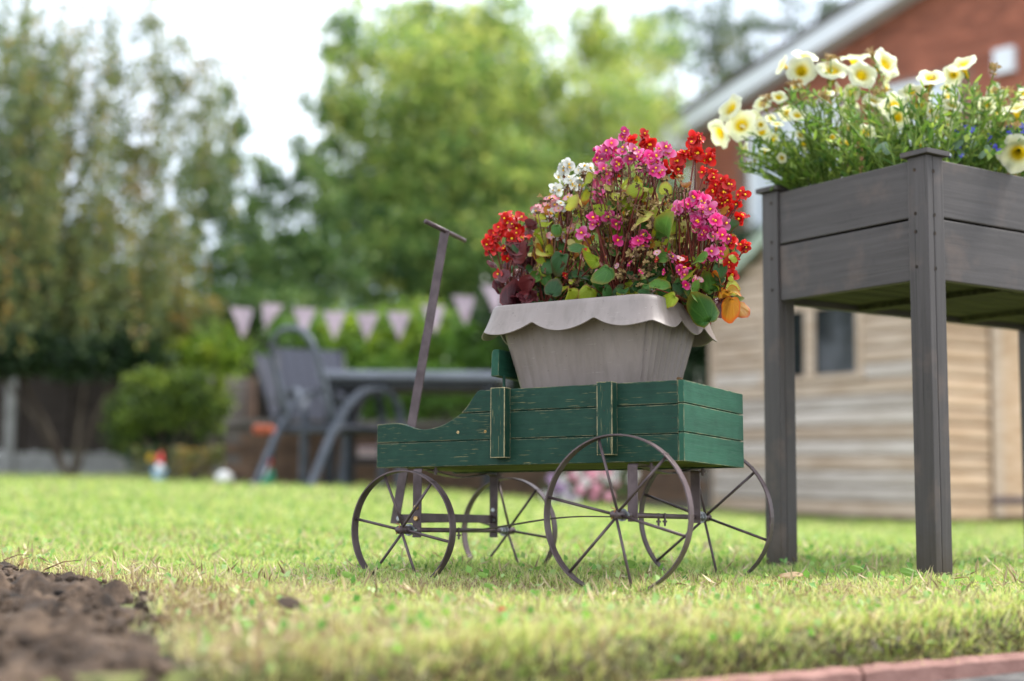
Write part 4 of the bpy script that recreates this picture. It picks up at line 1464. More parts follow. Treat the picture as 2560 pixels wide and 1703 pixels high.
wb(MB().tube([(-.045, .152, -.106), (-.045, .1600, -.106)], .006, 12), 'bolt', ZINC, bevel=.0015)
# brace between the axles
mb = MB()
n = 16
vs = []
for i in range(n + 1):
    t_ = i / n
    x = XF - .01 + (XR - XF + .01) * t_
    z = ZF - .004 + (ZR - ZF - .001) * (.5 - .5 * math.cos(math.pi * min(1, t_ * 1.5))) + .004 * math.sin(math.pi * t_)
    for dy, dz in ((-.009, 0), (.009, 0), (.009, .0026), (-.009, .0026)): vs.append((x, .16 + dy, z + dz))
mb.add(vs, [(i * 4 + k, i * 4 + (k + 1) % 4, i * 4 + 4 + (k + 1) % 4, i * 4 + 4 + k) for i in range(n) for k in range(4)] + [(0, 1, 2, 3), (n * 4 + 3, n * 4 + 2, n * 4 + 1, n * 4)])
wb(mb, 'brace', IRON)
for x, z in ((XF, ZF), (XR, ZR)):
    for dx in (-.007, .007):
        wb(MB().tube([(x + dx, .150, z - .02), (x + dx, .150, z + .006)], .0024, 8).tube([(x + dx, .150, z - .013), (x + dx, .150, z - .009)], .0052, 6), 'u_bolt', IRON, bevel=0)
# pulling handle
hx = lambda z: -.056 + (z + .107) * .1905
mb = MB()
vs = []
for z in (-.118, .2, .5, .544):
    for dx, dy in ((-.0115, 0), (.0115, 0), (.0115, .0032), (-.0115, .0032)): vs.append((hx(z) + dx, .1565 + dy, z + dx * -.15))
mb.add(vs, [(i * 4 + k, i * 4 + (k + 1) % 4, i * 4 + 4 + (k + 1) % 4, i * 4 + 4 + k) for i in range(3) for k in range(4)] + [(0, 1, 2, 3), (15, 14, 13, 12)])
handle = wb(mb, 'handle', IRON, bevel=.0008)
ctr = Vector((hx(.542), .160, .542))
hdv = Vector((.002, .080, -.0075))
MB().tube([ctr - hdv, ctr + hdv], .0055, 12).build('grip', IRON, handle, smooth=True)

# ================================================================== FLOWER POT
pot, po = wroot('flower_trough', (.452, .17, .0145), 'taupe plastic trough with scalloped rim standing in the green cart', 'flower pot')


def rrect(x0, x1, y0, y1, r, n=7, sub=0):
    """rounded rectangle, counter-clockwise; sub: extra points per side"""
    pts = []
    for (cx_, cy_, a0) in ((x1 - r, y1 - r, 0), (x0 + r, y1 - r, 90), (x0 + r, y0 + r, 180), (x1 - r, y0 + r, 270)):
        for i in range(n + 1):
            a = R(a0 + 90 * i / n)
            pts.append((cx_ + r * math.cos(a), cy_ + r * math.sin(a)))
    return pts


def resample(pts, n):
    p = np.array(pts + [pts[0]]); d = np.r_[0, np.cumsum(np.hypot(*np.diff(p, axis=0).T))]
    t = np.linspace(0, d[-1], n, endpoint=False)
    return np.stack([np.interp(t, d, p[:, 0]), np.interp(t, d, p[:, 1])], -1)


# body with fine flutes
def pot_rect(z, grow=0):
    k = (z - .17) * .222
    return (.308 - k - grow, .596 + k + grow, .058 - k - grow, .282 + k + grow)


N = 640
mb = MB()
zs = np.linspace(.0148, .322, 12)
rows = []
for z in zs:
    a, b, c, d = pot_rect(z)
    q = resample(rrect(a, b, c, d, .026, 8), N)
    nx_ = np.roll(q, -1, 0) - np.roll(q, 1, 0)
    nx_ = np.stack([nx_[:, 1], -nx_[:, 0]], -1); nx_ /= np.linalg.norm(nx_, axis=1)[:, None]
    # flutes: strong on the short ends, faint on the long sides
    endw = (np.abs(nx_[:, 0]) > .8) * 1.0
    longw = (np.abs(nx_[:, 1]) > .8) * 1.0
    ph_e = (q[:, 1] - .17) / (d - c) * 2 * np.pi * 9
    ph_l = (q[:, 0] - .452) / (b - a) * 2 * np.pi * 14
    amp = min(1, (z - .0148) / .01)
    q = q + nx_ * (-.0075 * endw * (1 - np.abs(np.sin(ph_e / 2))) - .0011 * longw * (.5 + .5 * np.cos(ph_l)) ** 3)[:, None] * amp
    rows.append([(x, y, z) for x, y in q])
vs = [p for r_ in rows for p in r_]
fs = [(j * N + i, j * N + (i + 1) % N, (j + 1) * N + (i + 1) % N, (j + 1) * N + i) for j in range(len(zs) - 1) for i in range(N)]
mb.add(vs, fs)
mb.add(rows[0], [tuple(range(N - 1, -1, -1))])
mb.build('body', POT, pot, po, smooth=True)
# scalloped rim: rolled lip, then a skirt that flares outwards
N = 480
lip_in = pot_rect(.322)
rim = MB()
top_r = (lip_in[0] - .002, lip_in[1] + .002, lip_in[2] - .002, lip_in[3] + .002)
q0 = resample(rrect(lip_in[0] + .004, lip_in[1] - .004, lip_in[2] + .004, lip_in[3] - .004, .028, 8), N)


def ring(grow):
    return resample(rrect(top_r[0] - grow, top_r[1] + grow, top_r[2] - grow, top_r[3] + grow, .036 + grow, 8), N)


rA, rB, rC, rD = ring(0), ring(.008), ring(.012), ring(.034)


def scallop(q):
    """0 at the crests, 1 at the troughs, three scallops a side"""
    out = np.zeros(N)
    x0_, x1_, y0_, y1_ = top_r
    cx_, cy_ = (x0_ + x1_) / 2, (y0_ + y1_) / 2
    for i in range(N):
        dx, dy = (q[i, 0] - cx_) / ((x1_ - x0_) / 2 + .034), (q[i, 1] - cy_) / ((y1_ - y0_) / 2 + .034)
        s = dx if abs(dy) > abs(dx) else dy
        t_ = (s + 1) / 2 * 3
        out[i] = abs(math.sin(math.pi * t_)) ** .8
    k = np.exp(-np.linspace(-2, 2, 9) ** 2); k /= k.sum()
    return np.convolve(np.r_[out[-8:], out, out[:8]], k, 'same')[8:-8]


sc_ = scallop(rD)
ztop = .334
rings = []
rings.append([(x, y, .300) for x, y in q0])
rings.append([(x, y, ztop - .003) for x, y in q0])
rings.append([(x, y, ztop) for x, y in rA])
rings.append([(x, y, ztop - .0012) for x, y in rB])
rings.append([(x, y, ztop - .005) for x, y in rC])
M_ = 6
for j in range(1, M_ + 1):
    t_ = j / M_
    drop = (.036 + .024 * sc_) * t_
    gq = rC + (rD - rC) * (t_ * (.8 + .25 * sc_ * t_))[:, None]
    rings.append([(gq[i, 0], gq[i, 1], ztop - .005 - drop[i]) for i in range(N)])
gq = rC + (rD - rC) * (.8 + .25 * sc_ + .06)[:, None]
rings.append([(gq[i, 0], gq[i, 1], ztop - .007 - (.036 + .024 * sc_[i])) for i in range(N)])
gi = rC + (rD - rC) * (.8 + .25 * sc_ - .10)[:, None]
rings.append([(gi[i, 0], gi[i, 1], ztop - .0075 - (.036 + .024 * sc_[i])) for i in range(N)])
for j in (4, 2):
    t_ = j / M_
    drop = (.036 + .024 * sc_) * t_ + .003
    gq = rC + (rD - rC) * (t_ * (.8 + .25 * sc_ * t_) - .07)[:, None]
    rings.append([(gq[i, 0], gq[i, 1], ztop - .005 - drop[i]) for i in range(N)])
rings.append([(x, y, ztop - .0055) for x, y in rA])
vs = [p for r_ in rings for p in r_]
nr_ = len(rings)
rim.add(vs, [(j * N + i, j * N + (i + 1) % N, (j + 1) * N + (i + 1) % N, (j + 1) * N + i) for j in range(nr_ - 1) for i in range(N)])
rim.build('scalloped_rim', POT, pot, po, smooth=True)
mb = MB()
q = resample(rrect(lip_in[0] + .003, lip_in[1] - .003, lip_in[2] + .003, lip_in[3] - .003, .026, 6), 60)
vs = [(.452, .17, .322)] + [(x, y, .312) for x, y in q]
for j in (1, 2, 3):
    pass
mb.add(vs, [(0, 1 + i, 1 + (i + 1) % 60) for i in range(60)])
mb.build('compost', SOIL_M, pot, po)
# a dead leaf on the cart's corner
o = MB().ball((0, 0, 0), (.006, .005, .003), 8, 5, 0, .9).tube([(0, 0, 0), (.006, -.002, .004)], .0006, 4).build('dry_petal', DRIED, None, WP(.700, .006, WH + .0025))
tag(o, 'shrivelled brown petal lying on the rear corner of the green cart', 'dead petal')


# ================================================================== LEAVES AND FLOWERS (meshes)
def uv_mesh(mb_v, mb_f, uvs, name, mat, mi=None, mats=None):
    me = bpy.data.meshes.new(name)
    me.from_pydata([tuple(v) for v in mb_v], [], mb_f)
    for m_ in (mats or [mat]): me.materials.append(m_)
    uvl = me.uv_layers.new(name='UVMap')
    li = 0
    for f_ in mb_f:
        for i in f_:
            uvl.data[li].uv = uvs[i]; li += 1
    if mi: me.polygons.foreach_set('material_index', mi)
    me.polygons.foreach_set('use_smooth', [True] * len(mb_f))
    me.update()
    return me


def leaf_shape(seed, mat, heart=True, narrow=1.0, cup=.25, fold=.3, curl=.15):
    """unit leaf: petiole at the origin, blade along +y, normal +z"""
    rn = random.Random(seed)
    K = 20
    rs = (0, .4, .75, .93, 1.0)
    vs = [(0, .08, 0)]; uvs = [(0, 0)]; fs = []
    skew = rn.uniform(-.18, .18)
    for j in range(1, len(rs)):
        for i in range(K):
            a = 2 * math.pi * i / K            # 0 = tip direction
            rad = .5 * (1 + .10 * math.cos(a) + .05 * math.cos(2 * a))
            if heart: rad *= 1 - .32 * math.exp(-((abs(((a) % (2 * math.pi)) - math.pi)) / .42) ** 2)
            rad *= 1 + .035 * math.sin(7 * a + seed) * (rs[j] > .8) + rn.uniform(-.015, .015)
            x = rad * math.sin(a) * narrow * rs[j] * (1 + skew * math.cos(a))
            y = .42 + rad * math.cos(a) * 1.08 * rs[j]
            x = x; y = .08 * (1 - rs[j]) + y * rs[j] + (.42 - .08) * 0
            z = -cup * (x * x) * 1.4 + fold * abs(x) * .5 - curl * y * y + .025 * math.sin(5 * a + seed * 2) * rs[j] ** 3
            vs.append((x, y, z)); uvs.append((rs[j], i / K))
    for i in range(K):
        fs.append((0, 1 + i, 1 + (i + 1) % K))
    for j in range(1, len(rs) - 1):
        for i in range(K):
            a = 1 + (j - 1) * K
            fs.append((a + i, a + K + i, a + K + (i + 1) % K, a + (i + 1) % K))
    return uv_mesh(vs, fs, uvs, 'leaf', mat)


LM = {}
for key in ('green', 'dark', 'lime', 'yellow', 'bronze', 'orange'):
    LM[key] = [leaf_shape(s * 7 + len(key), LEAF[key], cup=c_, fold=f_, curl=u_) for s, (c_, f_, u_) in enumerate(((.9, .7, .3), (.2, 1.1, .6), (-1.0, .3, .6), (.9, .2, -.7), (.3, .2, .2)))]


def begonia_flower(color, seed):
    rn = random.Random(seed)
    vs = []; fs = []; uvs = []
    for k, (ang_, ln, wd) in enumerate(((90, .52, .46), (270, .50, .44), (8, .42, .20), (172, .42, .20))):
        a = R(ang_ + rn.uniform(-10, 10))
        tilt = rn.uniform(.05, .55)
        o = len(vs)
        rows_ = 5
        for j in range(rows_ + 1):
            t_ = j / rows_
            w_ = wd * math.sin(math.pi * (t_ * .74 + .16)) ** .7 * .60
            for i in range(5):
                s_ = (i / 4 - .5) * 2
                y = t_ * ln * (1 - .10 * s_ * s_)
                x = s_ * w_
                z = tilt * y - .35 * x * x * (1 if k < 2 else 0) + (.12 * s_ * s_ * wd) - .25 * max(0, t_ - .6) ** 2 + (k % 2) * .012
                X = x * math.sin(a) + y * math.cos(a); Y = -x * math.cos(a) + y * math.sin(a)
                vs.append((X, Y, z)); uvs.append((t_, s_ * .5 + .5))
        for j in range(rows_):
            for i in range(4):
                q = o + j * 5 + i
                fs.append((q, q + 1, q + 6, q + 5))
    return uv_mesh(vs, fs, uvs, 'flower', PETAL[color])


def bud_mesh(color, seed):
    rn = random.Random(seed)
    m_ = MB().ball((0, .012, .16), (.20, .09, .24), 8, 6).ball((.02, -.07, .14), (.17, .07, .22), 8, 6)
    me = m_.mesh('bud', PETAL[color], True)
    uvl = me.uv_layers.new(name='UVMap')
    for d in uvl.data: d.uv = (.45, 0)
    return me


FLOW = {c: [begonia_flower(c, s) for s in range(3)] for c in ('red', 'pink', 'magenta', 'white', 'pale')}
BUDS = {c: bud_mesh(c, 3) for c in FLOW}
me_st = MB()
for k in range(9):
    a = k * 2.4; r_ = .045 * math.sqrt(k / 9)
    me_st.ball((r_ * math.cos(a), r_ * math.sin(a), .085 + .03 * (1 - k / 9)), (.03, .03, .045), 6, 4)
STM = me_st.mesh('stamen', STAMEN, True)
DR = []
for s in range(3):
    random.seed(40 + s)
    m_ = MB()
    for k in range(5):
        d = Vector((random.gauss(0, 1), random.gauss(0, 1), random.gauss(.3, 1))).normalized()
        u_ = d.orthogonal().normalized() * random.uniform(.15, .3)
        w_ = d.cross(u_) * .6
        m_.add([Vector((0, 0, 0)), d * .3 + u_ + w_ * .4, d * random.uniform(.5, .9), d * .35 - u_ + w_], [(0, 1, 2), (0, 2, 3)])
    DR.append(m_.mesh('dried_flower', [DRIED, DRIED_TAN, DRIED][s]))
random.seed(99)


def quat_to(n, spin=None):
    n = Vector(n).normalized()
    q = n.to_track_quat('Z', 'Y')
    return q @ Quaternion((0, 0, 1), random.uniform(0, 6.283) if spin is None else spin)


def pdepth(u): return 3.10 - (u - 1220) / 620 * .20


TOCAM = lambda p: (CAM - p).normalized()
plants = {}
for key, bu, label in (('A', 1290, 'red begonia with glossy bronze leaves at the left end of the trough'),
                       ('B', 1425, 'white begonia with a lime green stem left of centre in the trough'),
                       ('C', 1385, 'pale pink and white begonia between red and white ones'),
                       ('D', 1545, 'tall pink begonia in the middle of the trough'),
                       ('E', 1730, 'magenta begonia with dense flowers at the right of the trough'),
                       ('F', 1690, 'tall scarlet begonia with upright stems behind the pink ones'),
                       ('G', 1785, 'low scarlet begonia with orange leaves hanging over the right end')):
    y_ = pdepth(bu)
    b = at(bu, 760, y_)
    # bring the root down to the compost
    loc = Vector((b.x, b.y, WP(.452, .17, .316).z))
    plants[key] = empty('begonia', loc, label, 'begonia', 'begonias planted in the trough')
rnd = random.Random(5)


def add_stem(pl, end, r0=.0026, r1=.0014, mat=STEM_RED, frm=None, bow=.02):
    root = plants[pl]
    e = end - root.location
    s = frm if frm is not None else Vector((rnd.uniform(-.03, .03), rnd.uniform(-.025, .025), -.004))
    mid = s.lerp(e, .55) + Vector((rnd.uniform(-bow, bow) * .6, rnd.uniform(-bow, bow) * .6, bow * .6))
    pts = [((1 - t) ** 2) * s + 2 * t * (1 - t) * mid + t * t * e for t in [i / 7 for i in range(8)]]
    n_ = len(pts)
    MB().tube(pts, [r0 + (r1 - r0) * i / (n_ - 1) for i in range(n_)], 6).build('stem', mat, root, smooth=True)


def add_flower(pl, p, color, size, n=None):
    root = plants[pl]
    n = n or (TOCAM(p) * .8 + Vector((rnd.gauss(0, .5), rnd.gauss(0, .25), .35 + rnd.gauss(0, .35))))
    q = quat_to(n)
    o = link('flower', rnd.choice(FLOW[color]), root, p - root.location, q, size)
    link('stamen', STM, o, scale=1.35)
    return o


def cluster(pl, u, v, n, rpx, color, alt=None, size=.025, dz=0, stem=True, buds=1):
    n = int(n * 1.9 + .5) if n > 1 else 1
    size *= 1.0
    y = pdepth(u) - .03 + dz
    c = at(u, v, y)
    r = rpx / F_PX * y
    if stem: add_stem(pl, c - Vector((0, 0, r * .5)))
    for i in range(n):
        d = Vector((rnd.gauss(0, 1), rnd.gauss(-.4, .8), rnd.gauss(.1, 1))).normalized() * r * rnd.random() ** .4
        p = c + d
        colr = alt if (alt and rnd.random() < .3) else color
        nn = TOCAM(p) * .7 + d.normalized() * .7 + Vector((rnd.gauss(0, .35), rnd.gauss(0, .2), rnd.gauss(.1, .3)))
        add_flower(pl, p, colr, size * rnd.uniform(.82, 1.2), nn)
        # short pedicel
        add_stem(pl, p - nn.normalized() * .001, .0011, .0008, frm=(c - Vector((0, 0, r * .6))) - plants[pl].location, bow=.004)
    for i in range(buds * max(1, n // 2)):
        d = Vector((rnd.gauss(0, 1), rnd.gauss(-.2, .6), rnd.gauss(-.2, 1))).normalized() * r * 1.05
        link('bud', BUDS[alt or color], plants[pl], c + d - plants[pl].location, quat_to(d + Vector((0, 0, -.3))), size * rnd.uniform(.4, .75))


def add_leaf(pl, u, v, px, key, tilt=None, dz=0, stem=True, seed=None, spin=None):
    root = plants[pl]
    y = pdepth(u) - .04 + dz
    p = at(u, v, y)
    s = px / F_PX * y * (.95 if (px > 90 and u < 1700) or (px < 64 and key in ('lime', 'yellow', 'green', 'bronze')) else .78)
    n = tilt if tilt is not None else TOCAM(p) * .75 + Vector((rnd.gauss(0, .4), rnd.gauss(0, .2), rnd.uniform(.1, .9)))
    n = Vector(n).normalized()
    q = quat_to(n, spin)
    me = rnd.choice(LM[key])
    ctr_ = q @ Vector((0, .42 * s, 0))
    o = link('leaf', me, root, p - ctr_ - root.location, q, s)
    if stem: add_stem(pl, p - ctr_, .0018, .0013)
    return o


# --- named clusters, read off the photograph
for a in ((1247, 581, 4, 22), (1298, 559, 4, 20), (1269, 633, 3, 18), (1265, 548, 3, 16), (1222, 622, 4, 20), (1291, 596, 3, 20), (1235, 600, 2, 12)):
    cluster('A', *a, 'red', size=.029)
cluster('A', 1250, 690, 1, 8, 'red', size=.028); cluster('A', 1262, 736, 1, 5, 'red', size=.020); cluster('A', 1330, 600, 2, 14, 'red', dz=.04, size=.026)
for a in ((1380, 509, 4, 16), (1365, 540, 3, 16), (1400, 518, 2, 12), (1337, 524, 2, 9), (1426, 500, 1, 8), (1424, 566, 1, 6), (1395, 590, 2, 16)):
    cluster('C', *a, 'pale', 'white', size=.024)
for a in ((1417, 415, 4, 17), (1410, 440, 3, 16), (1463, 429, 4, 14), (1424, 463, 4, 16), (1393, 478, 3, 14), (1446, 459, 3, 14), (1400, 520, 2, 12), (1387, 559, 2, 10)):
    cluster('B', *a, 'white', size=.026, dz=.035)
for a in ((1557, 337, 2, 9), (1502, 385, 5, 22), (1528, 374, 5, 20), (1572, 385, 5, 20), (1600, 400, 4, 18), (1662, 374, 3, 14), (1635, 398, 4, 18), (1506, 448, 4, 17), (1497, 490, 3, 14), (1617, 415, 4, 18), (1642, 425, 3, 16), (1541, 410, 3, 18), (1518, 425, 3, 18)):
    cluster('D', *a, 'pink', 'magenta', size=.027)
for a in ((1487, 552, 3, 13), (1520, 546, 1, 6), (1543, 596, 1, 4), (1583, 607, 2, 8), (1606, 600, 3, 13), (1545, 555, 2, 9), (1460, 585, 2, 12)):
    cluster('D', *a, 'magenta', 'pink', size=.027, dz=-.04)
for a in ((1746, 496, 4, 18), (1698, 522, 3, 14), (1750, 530, 5, 22), (1750, 560, 5, 22), (1775, 579, 5, 22), (1794, 552, 5, 22), (1800, 594, 4, 18), (1787, 630, 3, 16), (1725, 518, 2, 14), (1770, 520, 4, 18)):
    cluster('E', *a, 'magenta' if a[1] > 540 else 'pink', 'pink' if a[1] > 540 else 'magenta', size=.028, dz=-.03)
for a in ((1679, 648, 1, 5), (1709, 676, 2, 9), (1716, 711, 1, 5), (1735, 705, 1, 6)):
    cluster('E', *a, 'magenta', 'pink', size=.025, dz=-.06)
for a in ((1612, 341, 2, 8), (1618, 363, 3, 12), (1578, 357, 2, 10), (1740, 350, 3, 13), (1738, 380, 4, 15), (1772, 389, 3, 14), (1713, 389, 2, 10), (1694, 405, 2, 12), (1688, 430, 2, 12), (1530, 430, 2, 14), (1665, 425, 2, 14)):
    cluster('F', *a, 'red', size=.029, dz=.045)
for a in ((1772, 440, 4, 18), (1800, 460, 4, 17), (1816, 463, 3, 12), (1805, 495, 4, 17), (1785, 478, 3, 15), (1854, 487, 2, 8), (1846, 507, 1, 8), (1853, 546, 2, 8), (1820, 520, 2, 12)):
    cluster('F', *a, 'red', size=.028, dz=.02)
for a in ((1829, 605, 2, 8), (1861, 617, 3, 9), (1829, 655, 4, 16), (1828, 692, 2, 7), (1705, 655, 2, 12), (1725, 660, 1, 8)):
    cluster('G', *a, 'red', size=.026, dz=-.01)
# --- named leaves: pixel position, size in pixels, colour
for pl_, u, v, px, key, dz in (
        ('A', 1322, 711, 66, 'bronze', -.03), ('A', 1290, 612, 62, 'bronze', -.01), ('A', 1260, 690, 40, 'bronze', -.01), ('A', 1275, 752, 62, 'bronze', -.02), ('A', 1332, 562, 30, 'bronze', .0),
        ('A', 1235, 660, 30, 'bronze', 0), ('A', 1305, 660, 52, 'bronze', .01), ('A', 1255, 720, 50, 'bronze', .02), ('A', 1330, 660, 46, 'bronze', .02), ('A', 1290, 735, 56, 'bronze', .03), ('A', 1310, 765, 60, 'bronze', 0),
        ('D', 1657, 590, 92, 'green', -.05), ('D', 1603, 545, 62, 'yellow', -.04), ('B', 1468, 452, 44, 'lime', -.02), ('C', 1350, 596, 56, 'lime', -.01), ('D', 1590, 472, 48, 'lime', -.03), ('D', 1664, 474, 38, 'lime', -.02),
        ('C', 1443, 618, 44, 'green', -.07), ('C', 1480, 650, 52, 'lime', -.05), ('D', 1513, 684, 56, 'green', -.07), ('E', 1648, 708, 74, 'green', -.09), ('E', 1672, 748, 56, 'lime', -.09), ('E', 1750, 646, 50, 'green', -.06),
        ('G', 1742, 730, 84, 'green', -.07), ('G', 1762, 785, 96, 'green', -.05), ('G', 1824, 766, 84, 'orange', -.02), ('F', 1809, 526, 46, 'orange', .01), ('F', 1712, 460, 42, 'orange', .02), ('G', 1800, 762, 66, 'bronze', .0),
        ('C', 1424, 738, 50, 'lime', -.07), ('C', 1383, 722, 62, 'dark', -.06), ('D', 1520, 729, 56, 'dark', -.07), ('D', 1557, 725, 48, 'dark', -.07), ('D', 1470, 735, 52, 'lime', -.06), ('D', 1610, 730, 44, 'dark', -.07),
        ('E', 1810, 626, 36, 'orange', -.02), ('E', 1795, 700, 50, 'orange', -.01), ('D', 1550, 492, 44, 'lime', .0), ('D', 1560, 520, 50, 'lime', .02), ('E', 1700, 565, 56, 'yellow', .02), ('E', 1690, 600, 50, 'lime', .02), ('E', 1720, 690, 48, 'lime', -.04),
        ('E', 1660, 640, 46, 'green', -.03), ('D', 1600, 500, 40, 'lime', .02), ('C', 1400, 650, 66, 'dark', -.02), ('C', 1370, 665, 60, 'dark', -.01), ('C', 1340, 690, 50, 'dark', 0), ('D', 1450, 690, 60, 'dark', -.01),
        ('D', 1630, 530, 60, 'lime', .03), ('E', 1690, 520, 44, 'yellow', .03), ('G', 1850, 770, 60, 'orange', .03)):
    add_leaf(pl_, u, v, px, key, dz=dz)
# --- filler foliage inside the mound
keys = 'ABCDEFG'
for i in range(620):
    u = rnd.uniform(1262, 1835)
    mid = 1 - abs((u - 1560) / 330) ** 2
    top_v = 640 - 190 * max(0, mid)
    v = 765 - (765 - top_v) * rnd.random() ** 1.5
    pl_ = 'A' if u < 1330 else 'C' if u < 1450 else 'D' if u < 1640 else 'E' if u < 1760 else 'G'
    frac = (v - top_v) / (760 - top_v)
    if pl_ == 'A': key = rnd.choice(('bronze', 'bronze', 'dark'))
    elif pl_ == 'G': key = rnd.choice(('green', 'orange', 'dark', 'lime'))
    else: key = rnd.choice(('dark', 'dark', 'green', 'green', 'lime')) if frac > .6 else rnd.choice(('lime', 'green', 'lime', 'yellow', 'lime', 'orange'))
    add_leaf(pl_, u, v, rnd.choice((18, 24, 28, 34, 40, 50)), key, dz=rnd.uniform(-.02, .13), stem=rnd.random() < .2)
# leaves lying over the front of the rim
for i in range(34):
    u = rnd.uniform(1300, 1790)
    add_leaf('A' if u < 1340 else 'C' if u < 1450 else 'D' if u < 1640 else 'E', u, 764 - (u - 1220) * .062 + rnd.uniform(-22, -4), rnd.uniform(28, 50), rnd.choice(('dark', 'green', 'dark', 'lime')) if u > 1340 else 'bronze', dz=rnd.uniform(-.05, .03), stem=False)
# dried flower heads and bare stems
for i in range(420):
    u = rnd.gauss(1560, 120)
    if not 1300 < u < 1800: continue
    mid = 1 - abs((u - 1560) / 330) ** 2
    v = rnd.uniform(620 - 210 * max(0, mid), 730)
    pl_ = 'A' if u < 1330 else 'C' if u < 1450 else 'D' if u < 1640 else 'E' if u < 1760 else 'G'
    y = pdepth(u) + rnd.uniform(-.09, .06)
    p = at(u, v, y)
    root = plants[pl_]
    for k in range(rnd.choice((1, 2, 3))):
        link('dried_flower', rnd.choice(DR), root, p + Vector((rnd.gauss(0, .006), rnd.gauss(0, .006), rnd.gauss(0, .006))) - root.location, quat_to((rnd.gauss(0, 1), rnd.gauss(0, 1), rnd.gauss(0, 1))), rnd.uniform(.008, .017))
    if i % 3 == 0: add_stem(pl_, p, .0022, .0012, mat=rnd.choice((STEM_RED, STEM_RED, DRIED)))
for i in range(26):
    u = rnd.uniform(1360, 1790)
    pl_ = 'C' if u < 1450 else 'D' if u < 1640 else 'E'
    add_flower(pl_, at(u, rnd.uniform(620, 715), pdepth(u) - rnd.uniform(.03, .1)), rnd.choice(('pale', 'magenta', 'red', 'pale')), rnd.uniform(.013, .02))

# ================================================================== RAISED PLANTER
PX0, PY0, PZ0, PYAW, PTX, PTY = .9178, 3.087, .0047, .5857, -.0172, -.0044
PW_, PWD, PL_, PT = .0553, .5227, 1.0546, .9548
PBT, PBM, PBB, PIN = .9495, .8169, .6771, .0061


def rodr(v):
    v = Vector(v); return Matrix.Rotation(v.length, 3, v) if v.length else Matrix.Identity(3)


PA = rodr((PTX, PTY, 0)) @ Matrix.Rotation(PYAW, 3, 'Z')
planter = empty('raised_planter', (PX0, PY0, PZ0), 'grey stained wooden raised planter box on four tall posts', 'planter')
planter.matrix_world = Matrix.Translation((PX0, PY0, PZ0)) @ PA.to_4x4()
# local x: along the long side; local y: along the short left side
G2 = .0015


def post(x, y, sx, sy):
    """corner post at local (x,y), sx/sy = direction into the box; two boards with a joint line"""
    a0, a1 = sorted((x, x + sx * PW_)); b0, b1 = sorted((y, y + sy * PW_))
    xm = x + sx * .020
    m_ = MB()
    p1 = sorted((x, xm)); p2 = sorted((xm + sx * .0012, x + sx * PW_))
    o = MB().box((p1[0], b0, -.03), (p1[1], b1, PT)).build('post', GREY[2], planter, bevel=.0025)
    MB().box((p2[0], b0 + .0006, -.03), (p2[1], b1 - .0006, PT)).build('post_half', GREY[2], o, bevel=.0025)
    for z in (.925, .826, .785, .706):
        for face, (hx_, hy_) in (('x', (x, y + sy * PW_ * .62)), ('y', (x + sx * PW_ * .40, y))):
            zz = z - (.006 if face == 'y' else 0)
            if face == 'x': c0, c1 = (hx_ - sx * .0006, hy_, zz), (hx_ + sx * .002, hy_, zz)
            else: c0, c1 = (hx_, hy_ - sy * .0006, zz), (hx_, hy_ + sy * .002, zz)
            MB().tube([c0, c1], .0042, 12).build('screw_hole', HOLE, o)
    e = .011
    cp = MB()
    cp.box((a0 - e, b0 - e, PT + .0005), (a1 + e, b1 + e, PT + .012))
    zt = PT + .0121
    cx_, cy_ = (a0 + a1) / 2, (b0 + b1) / 2
    cp.add([(a0 - e, b0 - e, zt), (a1 + e, b0 - e, zt), (a1 + e, b1 + e, zt), (a0 - e, b1 + e, zt), (cx_, cy_, zt + .010)], [(0, 1, 4), (1, 2, 4), (2, 3, 4), (3, 0, 4)])
    cp.build('cap', GREY[0], o, bevel=.0012)


post(0, 0, 1, 1); post(0, PWD, 1, -1); post(PL_, 0, -1, 1); post(PL_, PWD, -1, -1)
BT = .022
for z0, z1 in ((PBB, PBM - .0025), (PBM + .0025, PBT)):
    for y0_, y1_ in ((PIN, PIN + BT), (PWD - PIN - BT, PWD - PIN)):
        MB().box((PW_ + .0005, y0_, z0), (PL_ - PW_ - .0005, y1_, z1)).build('board', GREY[0], planter, bevel=.0025)
    for x0_, x1_ in ((PIN, PIN + BT), (PL_ - PIN - BT, PL_ - PIN)):
        MB().box((x0_, PW_ + .0005, z0), (x1_, PWD - PW_ - .0005, z1)).build('board', GREY[1], planter, bevel=.0025)
MB().box((PW_, PIN + BT + .0005, PBB + .004), (PL_ - PW_, PIN + BT + .012, PBT - .01)).box((PIN + BT + .0005, PW_, PBB + .004), (PIN + BT + .012, PWD - PW_, PBT - .01)).build('liner', DARKM, planter)
DARKWOOD = simple('dark_slats', (.03, .032, .012), (.075, .075, .03), 6, (1, 9, 9), .85)
ns = 6
for i in range(ns):
    a = PIN + BT + .013 + (PWD - 2 * PIN - 2 * BT - .026) * i / ns
    MB().box((PW_ + .001, a, PBB + .014), (PL_ - PW_ - .001, a + (PWD - .07) / ns - .006, PBB + .030)).build('floor_slat', DARKWOOD, planter)
for x in (.30, .70):
    MB().box((x, PIN + BT + .013, PBB + .0005), (x + .045, PWD - PIN - BT - .013, PBB + .0135)).build('floor_bearer', DARKWOOD, planter)
MB().box((PIN + BT + .0125, PW_, .90), (PL_ - PIN - BT - .001, PWD - PW_, .925)).box((PW_, PIN + BT + .0125, .899), (PL_ - PW_, PWD - PIN - BT - .0005, .924)).build('compost', SOIL_M, planter)


def PP_(x, y, z): return planter.matrix_world @ Vector((x, y, z))


